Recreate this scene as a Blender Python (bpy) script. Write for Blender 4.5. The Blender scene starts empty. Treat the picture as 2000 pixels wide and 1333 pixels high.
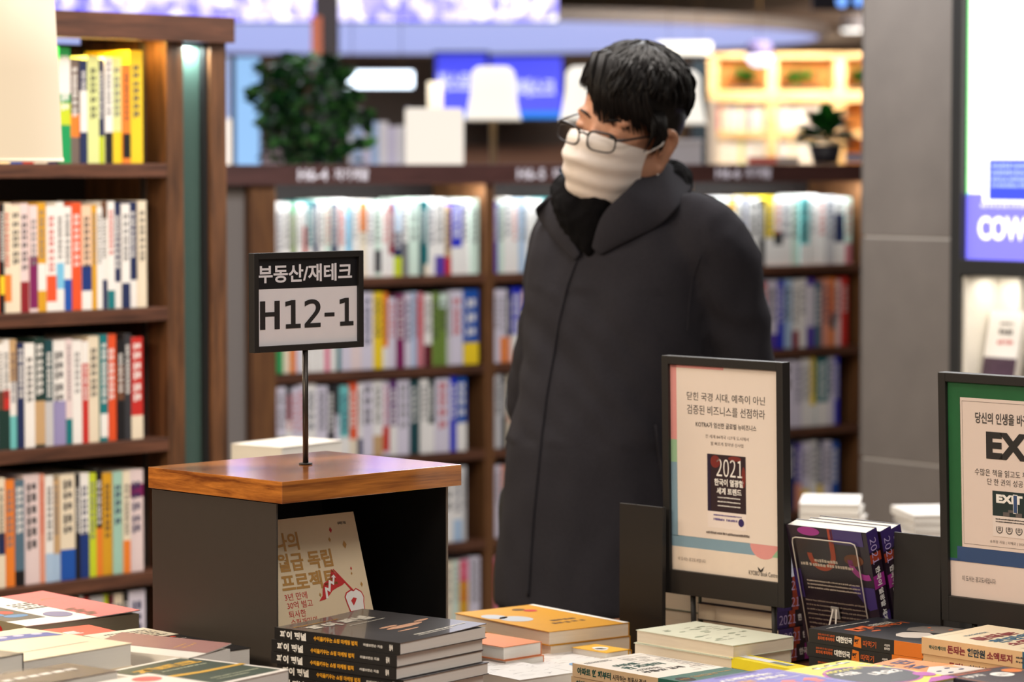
import bpy, bmesh, math, random
from math import sin, cos, pi, radians, atan, sqrt
from mathutils import Vector, Matrix, noise
from mathutils.bvhtree import BVHTree

random.seed(7)
SC = bpy.context.scene
COL = SC.collection

# ------------------------------------------------------------------ camera
FPX, CX, CY, HOR = 6000.0, 1000.0, 666.5, 310.0
CAM = Vector((0.0, 0.0, 1.55))
PITCH = atan((CY - HOR) / FPX)
cam_data = bpy.data.cameras.new('camera')
cam_data.sensor_width = 36.0
cam_data.lens = FPX / 2000.0 * 36.0
cam_data.clip_start = 0.1
cam_data.clip_end = 200.0
cam_data.dof.use_dof = True
cam_data.dof.focus_distance = 4.15
cam_data.dof.aperture_fstop = 5.2
cam = bpy.data.objects.new('camera', cam_data)
cam.location = CAM
cam.rotation_euler = (pi / 2 - PITCH, 0, 0)
COL.objects.link(cam)
SC.camera = cam

# ------------------------------------------------------------------ view
SC.view_settings.view_transform = 'Standard'
SC.view_settings.look = 'None'
SC.view_settings.gamma = 1.0
SC.view_settings.use_curve_mapping = False
SC.view_settings.exposure = 0.0

# ------------------------------------------------------------------ world: soft spill of the rest of the shop
world = bpy.data.worlds.new('shop_light')
SC.world = world
world.use_nodes = True
bg = world.node_tree.nodes['Background']
bg.inputs[0].default_value = (1.0, 0.93, 0.86, 1)
bg.inputs[1].default_value = 0.22

def area_light(name, loc, target, sx, sy, power, color, spread=pi):
    d = bpy.data.lights.new(name, 'AREA')
    d.shape = 'RECTANGLE'
    d.size, d.size_y = sx, sy
    d.energy = power
    d.color = color
    d.spread = spread
    o = bpy.data.objects.new(name, d)
    o.location = loc
    v = Vector(target) - Vector(loc)
    o.rotation_euler = v.to_track_quat('-Z', 'Y').to_euler()
    COL.objects.link(o)
    return o

WARM = (1.0, 0.86, 0.70)
NEUT = (1.0, 0.93, 0.86)
COOL = (0.93, 0.96, 1.0)
# unseen ceiling lights over the table, the aisle and the bookcases
area_light('unseen_ceiling_light', (-2.6, 2.3, 2.65), (-0.4, 4.1, 0.9), 1.2, 0.6, 72, (1.0, 0.83, 0.62))
area_light('unseen_ceiling_light', (0.7, 3.0, 2.7), (0.7, 3.0, 0), 1.2, 0.6, 26, NEUT)
area_light('unseen_ceiling_light', (-1.7, 4.6, 2.7), (-1.7, 4.6, 0), 1.2, 0.6, 26, WARM)
area_light('unseen_ceiling_light', (0.0, 5.6, 2.7), (0.0, 5.6, 0), 1.2, 0.6, 40, NEUT)
area_light('unseen_ceiling_light', (1.6, 6.2, 2.7), (1.6, 6.2, 0), 1.2, 0.6, 36, NEUT)
area_light('unseen_ceiling_light', (0.6, 7.4, 2.7), (0.6, 7.4, 0), 1.2, 0.6, 46, COOL)
area_light('unseen_ceiling_light', (-0.6, 12.0, 2.7), (-0.6, 12.0, 0), 5.0, 3.4, 90, (0.88, 0.87, 1.0))  # unseen area light, enlarged to add a lavender sheen to the box lid
area_light('unseen_ceiling_light', (0.0, 16.8, 2.7), (0.0, 17.4, 0), 3.0, 0.8, 90, NEUT)  # unseen light, added to brighten the dark counter wall
area_light('unseen_ceiling_light', (3.0, 20.0, 2.7), (3.0, 22.0, 0), 3.0, 1.0, 130, (1.0, 0.82, 0.58))
area_light('far_fill_light', (5.2, 25.5, 2.35), (5.2, 25.6, 3.5), 3.0, 3.0, 190, (1.0, 0.88, 0.76))  # added upward fill, no lamp seen there, brightens the far ceiling
area_light('far_fill_light', (-1.0, 31.0, 2.2), (-1.0, 31.1, 3.5), 8.0, 2.0, 90, (1.0, 0.88, 0.76))  # second added fill for the ceiling beyond the disc

# ------------------------------------------------------------------ pixel -> world
U_C = Vector((0, sin(PITCH), cos(PITCH)))
F_C = Vector((0, cos(PITCH), -sin(PITCH)))
def ray(px, py):
    return Vector(((px - CX) / FPX, 0, 0)) + U_C * ((CY - py) / FPX) + F_C
def at(px, py, Y):
    d = ray(px, py)
    return CAM + d * (Y / d.y)
def at_z(px, py, z):
    d = ray(px, py)
    return CAM + d * ((z - CAM.z) / d.z)
def at_plane(px, py, p0, n):
    d = ray(px, py)
    return CAM + d * ((p0 - CAM).dot(n) / d.dot(n))
def frame(origin, x, y):
    x = Vector(x).normalized(); y = Vector(y).normalized(); z = x.cross(y).normalized()
    y = z.cross(x)
    M = Matrix(((x.x, y.x, z.x, origin[0]), (x.y, y.y, z.y, origin[1]), (x.z, y.z, z.z, origin[2]), (0, 0, 0, 1)))
    return M

# ------------------------------------------------------------------ materials
def lin(c):
    return tuple(((v / 255.0) / 12.92 if v <= 10 else (((v / 255.0) + 0.055) / 1.055) ** 2.4) for v in c)
MATS = {}
def mat(name, rgb, rough=0.55, metal=0.0, var=0.05, scale=40.0, bump=0.0, spec=0.5, coat=0.0):
    if name in MATS: return MATS[name]
    m = bpy.data.materials.new(name); m.use_nodes = True
    nt = m.node_tree; b = nt.nodes['Principled BSDF']
    c = lin(rgb)
    b.inputs['Roughness'].default_value = rough
    b.inputs['Metallic'].default_value = metal
    b.inputs['Specular IOR Level'].default_value = spec
    b.inputs['Coat Weight'].default_value = coat
    tc = nt.nodes.new('ShaderNodeTexCoord')
    nz = nt.nodes.new('ShaderNodeTexNoise'); nz.inputs['Scale'].default_value = scale; nz.inputs['Detail'].default_value = 4
    nt.links.new(tc.outputs['Object'], nz.inputs['Vector'])
    mx = nt.nodes.new('ShaderNodeMix'); mx.data_type = 'RGBA'
    mx.inputs[6].default_value = tuple(v * (1 - var) for v in c) + (1,)
    mx.inputs[7].default_value = tuple(min(1, v * (1 + var)) for v in c) + (1,)
    nt.links.new(nz.outputs['Fac'], mx.inputs[0]); nt.links.new(mx.outputs[2], b.inputs['Base Color'])
    if bump:
        bp = nt.nodes.new('ShaderNodeBump'); bp.inputs['Strength'].default_value = bump; bp.inputs['Distance'].default_value = 0.002
        nt.links.new(nz.outputs['Fac'], bp.inputs['Height']); nt.links.new(bp.outputs[0], b.inputs['Normal'])
    MATS[name] = m
    return m
def glow(name, rgb, strength, base=None):
    if name in MATS: return MATS[name]
    m = bpy.data.materials.new(name); m.use_nodes = True
    b = m.node_tree.nodes['Principled BSDF']
    b.inputs['Base Color'].default_value = lin(base or rgb) + (1,)
    b.inputs['Emission Color'].default_value = lin(rgb) + (1,)
    b.inputs['Emission Strength'].default_value = strength
    b.inputs['Roughness'].default_value = 0.6
    MATS[name] = m
    return m
def wood(name, dark, light, rough=0.4, scale=6.0, axis='X', coat=0.0, stretch=14.0):
    if name in MATS: return MATS[name]
    m = bpy.data.materials.new(name); m.use_nodes = True
    nt = m.node_tree; b = nt.nodes['Principled BSDF']
    tc = nt.nodes.new('ShaderNodeTexCoord'); mp = nt.nodes.new('ShaderNodeMapping')
    s = [scale * stretch] * 3; s['XYZ'.index(axis)] = scale
    mp.inputs['Scale'].default_value = s
    nz = nt.nodes.new('ShaderNodeTexNoise'); nz.inputs['Scale'].default_value = 1.0; nz.inputs['Detail'].default_value = 6; nz.inputs['Distortion'].default_value = 0.6
    nz2 = nt.nodes.new('ShaderNodeTexNoise'); nz2.inputs['Scale'].default_value = 7.0; nz2.inputs['Detail'].default_value = 3
    r = nt.nodes.new('ShaderNodeValToRGB')
    r.color_ramp.elements[0].position = 0.32; r.color_ramp.elements[0].color = lin(dark) + (1,)
    r.color_ramp.elements[1].position = 0.66; r.color_ramp.elements[1].color = lin(light) + (1,)
    ad = nt.nodes.new('ShaderNodeMath'); ad.operation = 'MULTIPLY_ADD'; ad.inputs[1].default_value = 0.25; 
    nt.links.new(tc.outputs['Object'], mp.inputs['Vector']); nt.links.new(mp.outputs[0], nz.inputs['Vector']); nt.links.new(mp.outputs[0], nz2.inputs['Vector'])
    sb = nt.nodes.new('ShaderNodeMath'); sb.operation = 'SUBTRACT'; sb.inputs[1].default_value = 0.125
    nt.links.new(nz2.outputs['Fac'], ad.inputs[0]); nt.links.new(nz.outputs['Fac'], ad.inputs[2])
    nt.links.new(ad.outputs[0], sb.inputs[0]); nt.links.new(sb.outputs[0], r.inputs['Fac']); nt.links.new(r.outputs[0], b.inputs['Base Color'])
    bp = nt.nodes.new('ShaderNodeBump'); bp.inputs['Strength'].default_value = 0.12; bp.inputs['Distance'].default_value = 0.001
    nt.links.new(sb.outputs[0], bp.inputs['Height']); nt.links.new(bp.outputs[0], b.inputs['Normal'])
    b.inputs['Roughness'].default_value = rough; b.inputs['Coat Weight'].default_value = coat; b.inputs['Coat Roughness'].default_value = 0.25
    MATS[name] = m
    return m
def paper_edge(name, rgb, dark=0.86):
    """cut page edges: fine layers stacked along the book's thickness (local z)"""
    if name in MATS: return MATS[name]
    m = bpy.data.materials.new(name); m.use_nodes = True
    nt = m.node_tree; b = nt.nodes['Principled BSDF']
    tc = nt.nodes.new('ShaderNodeTexCoord'); mp = nt.nodes.new('ShaderNodeMapping'); mp.inputs['Scale'].default_value = (6, 6, 1500)
    nz = nt.nodes.new('ShaderNodeTexNoise'); nz.inputs['Scale'].default_value = 1.0; nz.inputs['Detail'].default_value = 3
    c = lin(rgb); mx = nt.nodes.new('ShaderNodeMix'); mx.data_type = 'RGBA'
    mx.inputs[6].default_value = tuple(v * dark for v in c) + (1,); mx.inputs[7].default_value = c + (1,)
    nt.links.new(tc.outputs['Object'], mp.inputs['Vector']); nt.links.new(mp.outputs[0], nz.inputs['Vector'])
    nt.links.new(nz.outputs['Fac'], mx.inputs[0]); nt.links.new(mx.outputs[2], b.inputs['Base Color'])
    b.inputs['Roughness'].default_value = 0.85
    MATS[name] = m
    return m

PAL = {
 'white': (236, 232, 228), 'cream': (232, 218, 194), 'pale pink': (228, 208, 208), 'lilac': (214, 207, 222), 'pale grey': (196, 194, 196),
 'grey': (120, 118, 120), 'taupe': (112, 98, 90), 'black': (22, 20, 22), 'charcoal': (52, 52, 56), 'navy': (30, 42, 84), 'dark blue': (24, 52, 120),
 'blue': (28, 82, 170), 'royal blue': (34, 46, 190), 'sky blue': (120, 190, 224), 'pale blue': (170, 196, 224), 'slate blue': (84, 110, 128),
 'teal': (20, 116, 122), 'aqua': (110, 190, 190), 'dark teal': (22, 66, 72), 'mint': (160, 200, 184), 'pale mint': (206, 226, 212), 'dark green': (22, 52, 46),
 'green': (22, 150, 84), 'olive': (112, 138, 60), 'lime': (196, 210, 40), 'pale lime': (216, 222, 150), 'yellow': (240, 206, 40), 'mustard': (214, 158, 34),
 'orange': (232, 128, 44), 'tangerine': (226, 84, 40), 'red': (196, 44, 38), 'dark red': (140, 30, 40), 'maroon': (94, 22, 40), 'magenta': (124, 26, 88),
 'purple': (92, 40, 110), 'violet': (84, 60, 160), 'pink': (226, 120, 150), 'rose': (200, 120, 130), 'salmon': (226, 150, 124), 'tan': (196, 160, 116),
 'brown': (104, 66, 44), 'peach': (236, 200, 170), 'lavender': (150, 142, 186),
}
def pal(n, rough=0.45):
    return mat('print ' + n, PAL[n], rough=rough, var=0.03, scale=25)
DARKS = {'black', 'charcoal', 'navy', 'dark blue', 'blue', 'royal blue', 'dark teal', 'dark green', 'maroon', 'magenta', 'purple', 'violet', 'dark red', 'red', 'teal', 'brown', 'tangerine', 'taupe', 'green', 'grey', 'slate blue'}

# ------------------------------------------------------------------ objects and meshes
def tag(o, label, cat, group=None, kind=None):
    if label: o['label'] = label
    if cat: o['category'] = cat
    if group: o['group'] = group
    if kind: o['kind'] = kind
    return o
def node(name, M, label, cat, group=None):
    o = bpy.data.objects.new(name, None); o.empty_display_size = 0.05
    COL.objects.link(o); o.matrix_world = M
    o.parent = None
    return tag(o, label, cat, group)
WM = {}
def mesh_obj(name, me, parent=None, M=None):
    o = bpy.data.objects.new(name, me); COL.objects.link(o)
    if parent is not None: o.parent = parent
    if M is not None: o.matrix_local = M
    return o
def mk(name, verts, faces, mats, parent=None, M=None, idx=None, smooth=False):
    me = bpy.data.meshes.new(name)
    me.from_pydata([tuple(v) for v in verts], [], faces)
    for m in (mats if isinstance(mats, (list, tuple)) else [mats]): me.materials.append(m)
    if idx: me.polygons.foreach_set('material_index', idx)
    if smooth: me.polygons.foreach_set('use_smooth', [True] * len(me.polygons))
    me.update()
    return mesh_obj(name, me, parent, M)
BF = [(0, 3, 2, 1), (4, 5, 6, 7), (0, 1, 5, 4), (1, 2, 6, 5), (2, 3, 7, 6), (3, 0, 4, 7)]
def bxv(x0, y0, z0, x1, y1, z1):
    return [(x0, y0, z0), (x1, y0, z0), (x1, y1, z0), (x0, y1, z0), (x0, y0, z1), (x1, y0, z1), (x1, y1, z1), (x0, y1, z1)]
def boxes(name, bl, m, parent=None, M=None, bevel=0.0, idx=None):
    v, f, ix = [], [], []
    for k, b in enumerate(bl):
        n = len(v); v += bxv(*b); f += [tuple(i + n for i in q) for q in BF]; ix += [idx[k] if idx else 0] * 6
    o = mk(name, v, f, m, parent, M, ix)
    if bevel:
        bm = bmesh.new(); bm.from_mesh(o.data)
        bmesh.ops.bevel(bm, geom=bm.edges[:] + bm.verts[:], offset=bevel, segments=2, affect='EDGES', profile=0.6)
        bm.to_mesh(o.data); bm.free()
    return o
def lathe(name, prof, m, parent=None, M=None, n=32, smooth=True, close=False):
    v, f = [], []
    for (r, z) in prof:
        for k in range(n):
            a = 2 * pi * k / n; v.append((r * cos(a), r * sin(a), z))
    for j in range(len(prof) - 1):
        for k in range(n):
            f.append((j * n + k, j * n + (k + 1) % n, (j + 1) * n + (k + 1) % n, (j + 1) * n + k))
    if close:
        f.append(tuple(range(n - 1, -1, -1))); f.append(tuple((len(prof) - 1) * n + k for k in range(n)))
    return mk(name, v, f, m, parent, M, smooth=smooth)
def tube_vf(pts, rad, n=8, closed=False, v=None, f=None, flat=1.0):
    v = [] if v is None else v; f = [] if f is None else f
    pts = [Vector(p) for p in pts]; base = len(v); N = len(pts); prev = None
    for i, p in enumerate(pts):
        if closed: t = (pts[(i + 1) % N] - pts[i - 1])
        else: t = pts[min(i + 1, N - 1)] - pts[max(i - 1, 0)]
        t.normalize()
        if prev is None:
            ref = Vector((0, 0, 1)) if abs(t.z) < 0.9 else Vector((1, 0, 0))
            a = t.cross(ref).normalized()
        else:
            a = (prev - t * prev.dot(t)).normalized()
        prev = a; b = t.cross(a)
        r = rad[i] if isinstance(rad, (list, tuple)) else rad
        for k in range(n):
            q = 2 * pi * k / n; v.append(tuple(p + a * (r * cos(q)) + b * (r * flat * sin(q))))
    for i in range(N if closed else N - 1):
        j = (i + 1) % N
        for k in range(n):
            f.append((base + i * n + k, base + i * n + (k + 1) % n, base + j * n + (k + 1) % n, base + j * n + k))
    if not closed:
        f.append(tuple(base + k for k in range(n - 1, -1, -1))); f.append(tuple(base + (N - 1) * n + k for k in range(n)))
    return v, f
def tube(name, pts, rad, m, parent=None, M=None, n=8, closed=False):
    v, f = tube_vf(pts, rad, n, closed)
    return mk(name, v, f, m, parent, M, smooth=True)

# ------------------------------------------------------------------ flat print: lettering and shapes on a surface
TXT = []
FONTS = {}
try:
    import os
    _fd = bpy.utils.system_resource('DATAFILES', path='fonts')
    for _k, _n in (('cjk', 'Noto Sans CJK Regular.woff2'), ('mono', 'DejaVuSansMono.woff2')):
        if _fd and os.path.exists(os.path.join(_fd, _n)): FONTS[_k] = bpy.data.fonts.load(os.path.join(_fd, _n))
except Exception: pass
HOST = {}
def host(p): return HOST.get(p.name, p) if p is not None else p
def lettering(parent, body, org, right, up, w, h, m, bold=0.0, name='lettering', font=None):
    """text fitted into a w x h box whose lower left corner is org (parent space)"""
    me = bpy.data.meshes.new(name); me.materials.append(m)
    o = mesh_obj(name, me, host(parent))
    TXT.append((me, body, Vector(org), Vector(right), Vector(up), w, h, font, bold))
    return o
def flush_text():
    """all strings of one weight are set as the lines of one text, then taken apart by line"""
    sets = {}
    for t in TXT: sets.setdefault((t[7], t[8]), {}).setdefault(t[1], len(sets[(t[7], t[8])]) if (t[7], t[8]) in sets else 0)
    objs = {}
    for k, lines in sets.items():
        c = bpy.data.curves.new('tmp_text', 'FONT'); c.resolution_u = 3; c.offset = k[1]; c.space_line = 3.0
        c.body = '\n'.join(sorted(lines, key=lines.get))
        if k[0] in FONTS: c.font = FONTS[k[0]]
        objs[k] = bpy.data.objects.new('tmp_text', c); COL.objects.link(objs[k])
    bpy.context.view_layer.update()
    dg = bpy.context.evaluated_depsgraph_get(); geo = {}
    for k, o in objs.items():
        ev = o.evaluated_get(dg); t = ev.to_mesh(); co = [v.co.copy() for v in t.vertices]
        line = [int(math.floor((1.8 - v.y) / 3.0)) for v in co]; maps = {}
        for i, l in enumerate(line):
            q = maps.setdefault(l, ({}, [])); q[0][i] = len(q[0])
        for p in t.polygons: m = maps[line[p.vertices[0]]]; m[1].append(tuple(m[0][i] for i in p.vertices))
        for body, l in sets[k].items():
            if l in maps: geo[(body,) + k] = ([co[i] for i in maps[l][0]], maps[l][1])
        ev.to_mesh_clear()
    for (me, body, org, right, up, w, h, font, bold) in TXT:
        vs, fs = geo.get((body, font, bold), ([], []))
        if not vs: continue
        x0 = min(v.x for v in vs); x1 = max(v.x for v in vs); y0 = min(v.y for v in vs); y1 = max(v.y for v in vs)
        sx = w / max(1e-6, x1 - x0); sy = h / max(1e-6, y1 - y0)
        me.from_pydata([tuple(org + right * ((v.x - x0) * sx) + up * ((v.y - y0) * sy)) for v in vs], [], fs)
        me.update()
    ob = list(objs.values()); cs = [o.data for o in ob]; bpy.data.batch_remove(ob); bpy.data.batch_remove(cs)
def shapes(parent, name, polys, org, right, up, m, eps=0.0):
    """flat printed polygons, 2-D points in metres"""
    org, right, up = Vector(org), Vector(right), Vector(up); nrm = right.cross(up).normalized()
    v, f = [], []
    for p in polys:
        n = len(v); v += [tuple(org + right * x + up * y + nrm * eps) for x, y in p]; f.append(tuple(range(n, n + len(p))))
    return mk(name, v, f, m, host(parent))
def rect(x, y, w, h): return [(x, y), (x + w, y), (x + w, y + h), (x, y + h)]
def disc(x, y, rx, ry=None, n=24): return [(x + rx * cos(2 * pi * k / n), y + (ry or rx) * sin(2 * pi * k / n)) for k in range(n)]
def ringpolys(x, y, r0, r1, n=24, a0=0, a1=2 * pi):
    out = []
    for k in range(n):
        p, q = a0 + (a1 - a0) * k / n, a0 + (a1 - a0) * (k + 1) / n
        out.append([(x + r0 * cos(p), y + r0 * sin(p)), (x + r1 * cos(p), y + r1 * sin(p)), (x + r1 * cos(q), y + r1 * sin(q)), (x + r0 * cos(q), y + r0 * sin(q))])
    return out
def smudge(x, y, w, h, rng, gap=0.35):
    """small print too fine to read: a line of short dashes"""
    out, c = [], x
    while c < x + w - h * 0.3:
        L = min(h * rng.uniform(0.5, 1.0), x + w - c)
        out.append(rect(c, y + h * rng.uniform(0, .12), L, h * rng.uniform(0.75, 1.0))); c += L + h * gap * rng.choice((0.5, 0.5, 0.6, 1.4))
    return out

# ------------------------------------------------------------------ books
PAGES = paper_edge('page edges white', (240, 236, 228))
PAGES_C = paper_edge('page edges cream', (236, 222, 200), 0.8)
CURLED = []
def warp_prints():
    """let print lie on covers that bow up or down"""
    for cov, W, L, curl in CURLED:
        for o in cov.children:
            bm = bmesh.new(); bm.from_mesh(o.data)
            if bm.verts and all(v.co.x > -.0005 for v in bm.verts):
                for i in range(1, 8):
                    bmesh.ops.bisect_plane(bm, geom=bm.verts[:] + bm.edges[:] + bm.faces[:], plane_co=(W * i / 8, 0, 0), plane_no=(1, 0, 0))
                g = [curl * (i / 8) ** 2.2 for i in range(9)]
                for v in bm.verts:
                    q = min(7.999, max(0, v.co.x / W * 8)); i = int(q); v.co.z += g[i] + (g[i + 1] - g[i]) * (q - i)
                bm.to_mesh(o.data)
            bm.free()
def book(name, label, M, L, W, T, cover, bands=(), pages=None, group=None, curl=0.0, spine=None, top=None, cat='book', back=None):
    """local frame: x spine to fore-edge, y foot to head, z back cover to front cover"""
    root = node(name, M, label, cat, group)
    t = 0.0009
    cm = cover if not isinstance(cover, str) else pal(cover)
    mats = [cm]; 
    def mi(c):
        m = c if not isinstance(c, str) else pal(c)
        if m not in mats: mats.append(m)
        return mats.index(m)
    v, f, ix = [], [], []
    def add(b, k):
        n = len(v); v.extend(bxv(*b)); f.extend([tuple(i + n for i in q) for q in BF]); ix.extend([k] * 6)
    add((0, 0, 0, W, L, t), mi(back) if back else 0)
    sp = mi(spine) if spine else 0
    cuts = sorted({0.0, 1.0} | {b[1] for b in bands} | {b[2] for b in bands})
    for a, b in zip(cuts, cuts[1:]):
        k = sp
        for (c, b0, b1) in bands:
            if b0 <= a + 1e-6 and b <= b1 + 1e-6: k = mi(c)
        add((-t, a * L, 0, 0, b * L, T), k)
    tk = mi(top) if top else 0
    nseg = 8 if curl else 1
    n = len(v)
    for i in range(nseg + 1):
        x = W * i / nseg; z = T + curl * (i / nseg) ** 2.2
        for (yy, zz) in ((0, z - t), (L, z - t), (L, z), (0, z)): v.append((x, yy, zz))
    for i in range(nseg):
        a = n + i * 4; b = a + 4
        for q in ((a, a + 1, b + 1, b), (a + 1, a + 2, b + 2, b + 1), (a + 2, a + 3, b + 3, b + 2), (a + 3, a, b, b + 3)):
            f.append(q); ix.append(tk)
    f.append((n, n + 3, n + 2, n + 1)); ix.append(tk)
    e = n + nseg * 4; f.append((e, e + 1, e + 2, e + 3)); ix.append(tk)
    HOST[root.name] = mk('cover', v, f, mats, root, None, ix)
    if curl: CURLED.append((HOST[root.name], W, L, curl))
    boxes('page_block', [(0.0003, 0.001, t, W - 0.0015, L - 0.001, T - t)], pages or PAGES, root)
    return root
# ================================================================== the setting
DA = Vector((0.7071, 0.7071, 0)); DB = Vector((0.7071, -0.7071, 0)); UP = Vector((0, 0, 1))
WALNUT = wood('walnut veneer', (62, 38, 28), (104, 66, 48), 0.42, 5.0, 'X')
WALNUT_V = wood('walnut veneer upright', (66, 42, 26), (112, 74, 46), 0.42, 5.0, 'Z')
DARKWOOD = mat('dark back board', (34, 22, 18), 0.7)
def struct(o):
    o['kind'] = 'structure'; return o

fl = boxes('floor', [(-14, -3, -0.1, 14, 34, 0)], mat('polished floor', (150, 138, 124), 0.3, scale=3.0)); struct(fl)
ce = boxes('ceiling', [(-14, 6.5, 2.76, 14, 34, 2.9)], mat('painted ceiling', (196, 178, 160), 0.8, scale=2.0)); struct(ce)
wb = boxes('wall_back', [(-14, 33.9, 0, 14, 34.1, 2.76)], mat('back wall paint', (120, 104, 92), 0.8, scale=2.0)); struct(wb)
wl = boxes('wall_left', [(-14.1, -3, 0, -14, 34, 2.76)], mat('side wall paint', (150, 140, 130), 0.8, scale=2.0)); struct(wl)
wr = boxes('wall_right', [(14, -3, 0, 14.1, 34, 2.76)], mat('side wall paint', (150, 140, 130), 0.8, scale=2.0)); struct(wr)

# stone-clad pillar: slabs with recessed joints
PD = Vector((0.62, -0.785, 0)).normalized(); PN = Vector((-PD.y, PD.x, 0))   # along the face, into the pillar
P0 = at(1684, 600, 7.8); P0.z = 0
PM = frame(P0, PD, PN)
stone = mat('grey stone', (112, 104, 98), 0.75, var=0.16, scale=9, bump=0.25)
pil = tag(bpy.data.objects.new('wall_pillar', None), 'grey stone clad pillar beside the lit advertising screen', 'pillar', kind='structure')
COL.objects.link(pil); pil.matrix_world = PM
boxes('core', [(0.006, 0.0012, 0, 0.79, 0.6, 2.75)], mat('joint mortar', (176, 170, 164), 0.85), pil)
zj = [0, at_plane(1780, 905, P0, PN).z, at_plane(1780, 465, P0, PN).z, 2.05, 2.75]
for z0, z1 in zip(zj, zj[1:]):
    boxes('stone_slab', [(0, 0, z0 + 0.0022, 0.335, 0.02, z1 - 0.0022)], stone, pil, bevel=0.002)
    boxes('stone_slab', [(0.339, 0, z0 + 0.0022, 0.8, 0.02, z1 - 0.0022)], stone, pil, bevel=0.002)
    boxes('stone_slab', [(-0.014, 0.006, z0 + 0.0022, 0.006, 0.6, z1 - 0.0022)], mat('grey stone shaded side', (92, 86, 82), 0.75, var=0.12, scale=9), pil, bevel=0.002)  # side face in a darker copy of the stone, shade put into colour

# ------------------------------------------------------------------ bookcases
ORD = ['first', 'second', 'third', 'fourth', 'fifth', 'sixth', 'seventh', 'eighth', 'ninth', 'tenth', 'eleventh', 'twelfth', 'thirteenth', 'fourteenth', 'fifteenth', 'sixteenth',
       'seventeenth', 'eighteenth', 'nineteenth', 'twentieth', 'twenty-first', 'twenty-second', 'twenty-third', 'twenty-fourth', 'twenty-fifth', 'twenty-sixth', 'twenty-seventh',
       'twenty-eighth', 'twenty-ninth', 'thirtieth', 'thirty-first', 'thirty-second']
def spine_marks(root, L, T, main, rng, dens=1.0):
    """title marks on the spine of a shelved book"""
    c = 'white' if main in DARKS else rng.choice(['charcoal', 'charcoal', 'grey', 'red', 'navy'])
    polys = []
    y = L * rng.uniform(0.86, 0.95); w = T * rng.uniform(0.42, 0.6)
    while y > L * rng.uniform(0.38, 0.5):
        h = w * rng.uniform(0.7, 1.0)
        polys.append(rect(L - y, (T - w) / 2, h, w * .36)); polys.append(rect(L - y, (T - w) / 2 + w * .55, h * .8, w * .45))
        y -= h * rng.choice((1.25, 1.25, 1.55))
    return shapes(root, 'spine_title', polys, (-0.0009, L, 0), (0, -1, 0), (0, 0, 1), pal(c), 0.0003)

def shelve(CM, specs, zs, rowname, casename, group, rng, inset=0.012, depth=0.15, px_row=None, hscale=1.0, marks=True):
    """specs: (px_left, px_right, colour, bands, height) on the shelf whose top is at zs (case frame)"""
    org = CM.to_translation(); ydir = CM.col[1].to_3d(); xdir = CM.col[0].to_3d()
    n = len(specs)
    for k, s in enumerate(specs):
        x0, x1, main = s[0], s[1], s[2]; bands = s[3] if len(s) > 3 else (); hh = s[4] if len(s) > 4 else rng.uniform(0.212, 0.224)
        hh *= hscale
        if px_row is not None:
            pp = org + ydir * inset
            a = (at_plane(x0, px_row, pp, ydir) - org).dot(xdir); b = (at_plane(x1, px_row, pp, ydir) - org).dot(xdir)
        else: a, b = x0, x1
        T = max(0.006, b - a - 0.0006)
        ins = inset + rng.uniform(0, 0.006)
        Mb = CM @ Matrix(((0, 0, 1, a), (1, 0, 0, ins), (0, 1, 0, zs + .0012), (0, 0, 0, 1)))
        cw = main + (' and ' + bands[0][0] if bands else '')
        lab = '%s book, %s from left, %s shelf of %s' % (cw, ORD[k], rowname, casename)
        r = book('shelved_book', lab, Mb, hh, depth, T, main, bands, group=group, pages=PAGES if rng.random() < .6 else PAGES_C)
        if marks: spine_marks(r, hh, T, main, rng)

# --- tall bookcase on the left
LX = Vector((0.705, 0.709, 0)).normalized(); LY = Vector((-LX.y, LX.x, 0))
L0 = at(328, 600, 6.45); L0.z = 0
LM = frame(L0, LX, LY)
def lz(y): return at_plane(328, y, L0, LY).z
LSH = [lz(320), lz(600), lz(855), lz(1113), lz(1372)]
hz0, hz1 = at_plane(420, 84, L0, LY).z, at_plane(420, 34, L0, LY).z
lc = node('tall_bookcase', LM, 'tall walnut bookcase with lit header behind the cream lamp shade', 'bookcase')
XL = -1.05
boxes('back_panel', [(XL, 0.28, 0.0, 0.0, 0.295, hz0)], DARKWOOD, lc)
boxes('side_panel', [(0.0, 0.0, 0.0, 0.045, 0.295, hz0 + 0.018)], WALNUT_V, lc, bevel=0.0015)
boxes('side_panel', [(XL - 0.045, 0.0, 0.0, XL, 0.295, hz0)], WALNUT_V, lc, bevel=0.0015)
hd = boxes('header', [(XL - 0.045, -0.03, hz0, 0.162, 0.0, hz1), (XL - 0.045, 0.0, hz0 + 0.02, 0.162, 0.30, hz1)], WALNUT, lc)
boxes('recess_panel', [(0.046, 0.02, 0.0, 0.104, 0.04, hz0)], mat('green grey glass back', (70, 92, 86), 0.25, coat=0.3), lc)
boxes('recess_edge', [(0.104, 0.004, 0.0, 0.114, 0.29, hz0)], mat('black metal', (32, 32, 34), 0.4), lc)
boxes('end_post', [(0.114, -0.005, 0.0, 0.158, 0.295, hz0)], WALNUT_V, lc, bevel=0.0015)
for i, z in enumerate(LSH):
    boxes('shelf', [(XL, 0.0, z - 0.028, 0.0, 0.28, z)], WALNUT, lc, bevel=0.0012)
    z1 = (LSH[i - 1] - 0.03) if i else hz0
    boxes('shelf_standard', [(-0.004, 0.07, z, 0.0, 0.085, z1)] , mat('perforated steel', (120, 110, 104), 0.4, 0.8), lc)
boxes('plinth', [(XL, 0.01, 0.0, 0.0, 0.28, 0.08)], WALNUT, lc)
boxes('led_strip', [(XL + 0.02, 0.002, hz0 + 0.006, -0.02, 0.014, hz0 + 0.019)], glow('warm led', (255, 214, 120), 1.0), lc)
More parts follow.
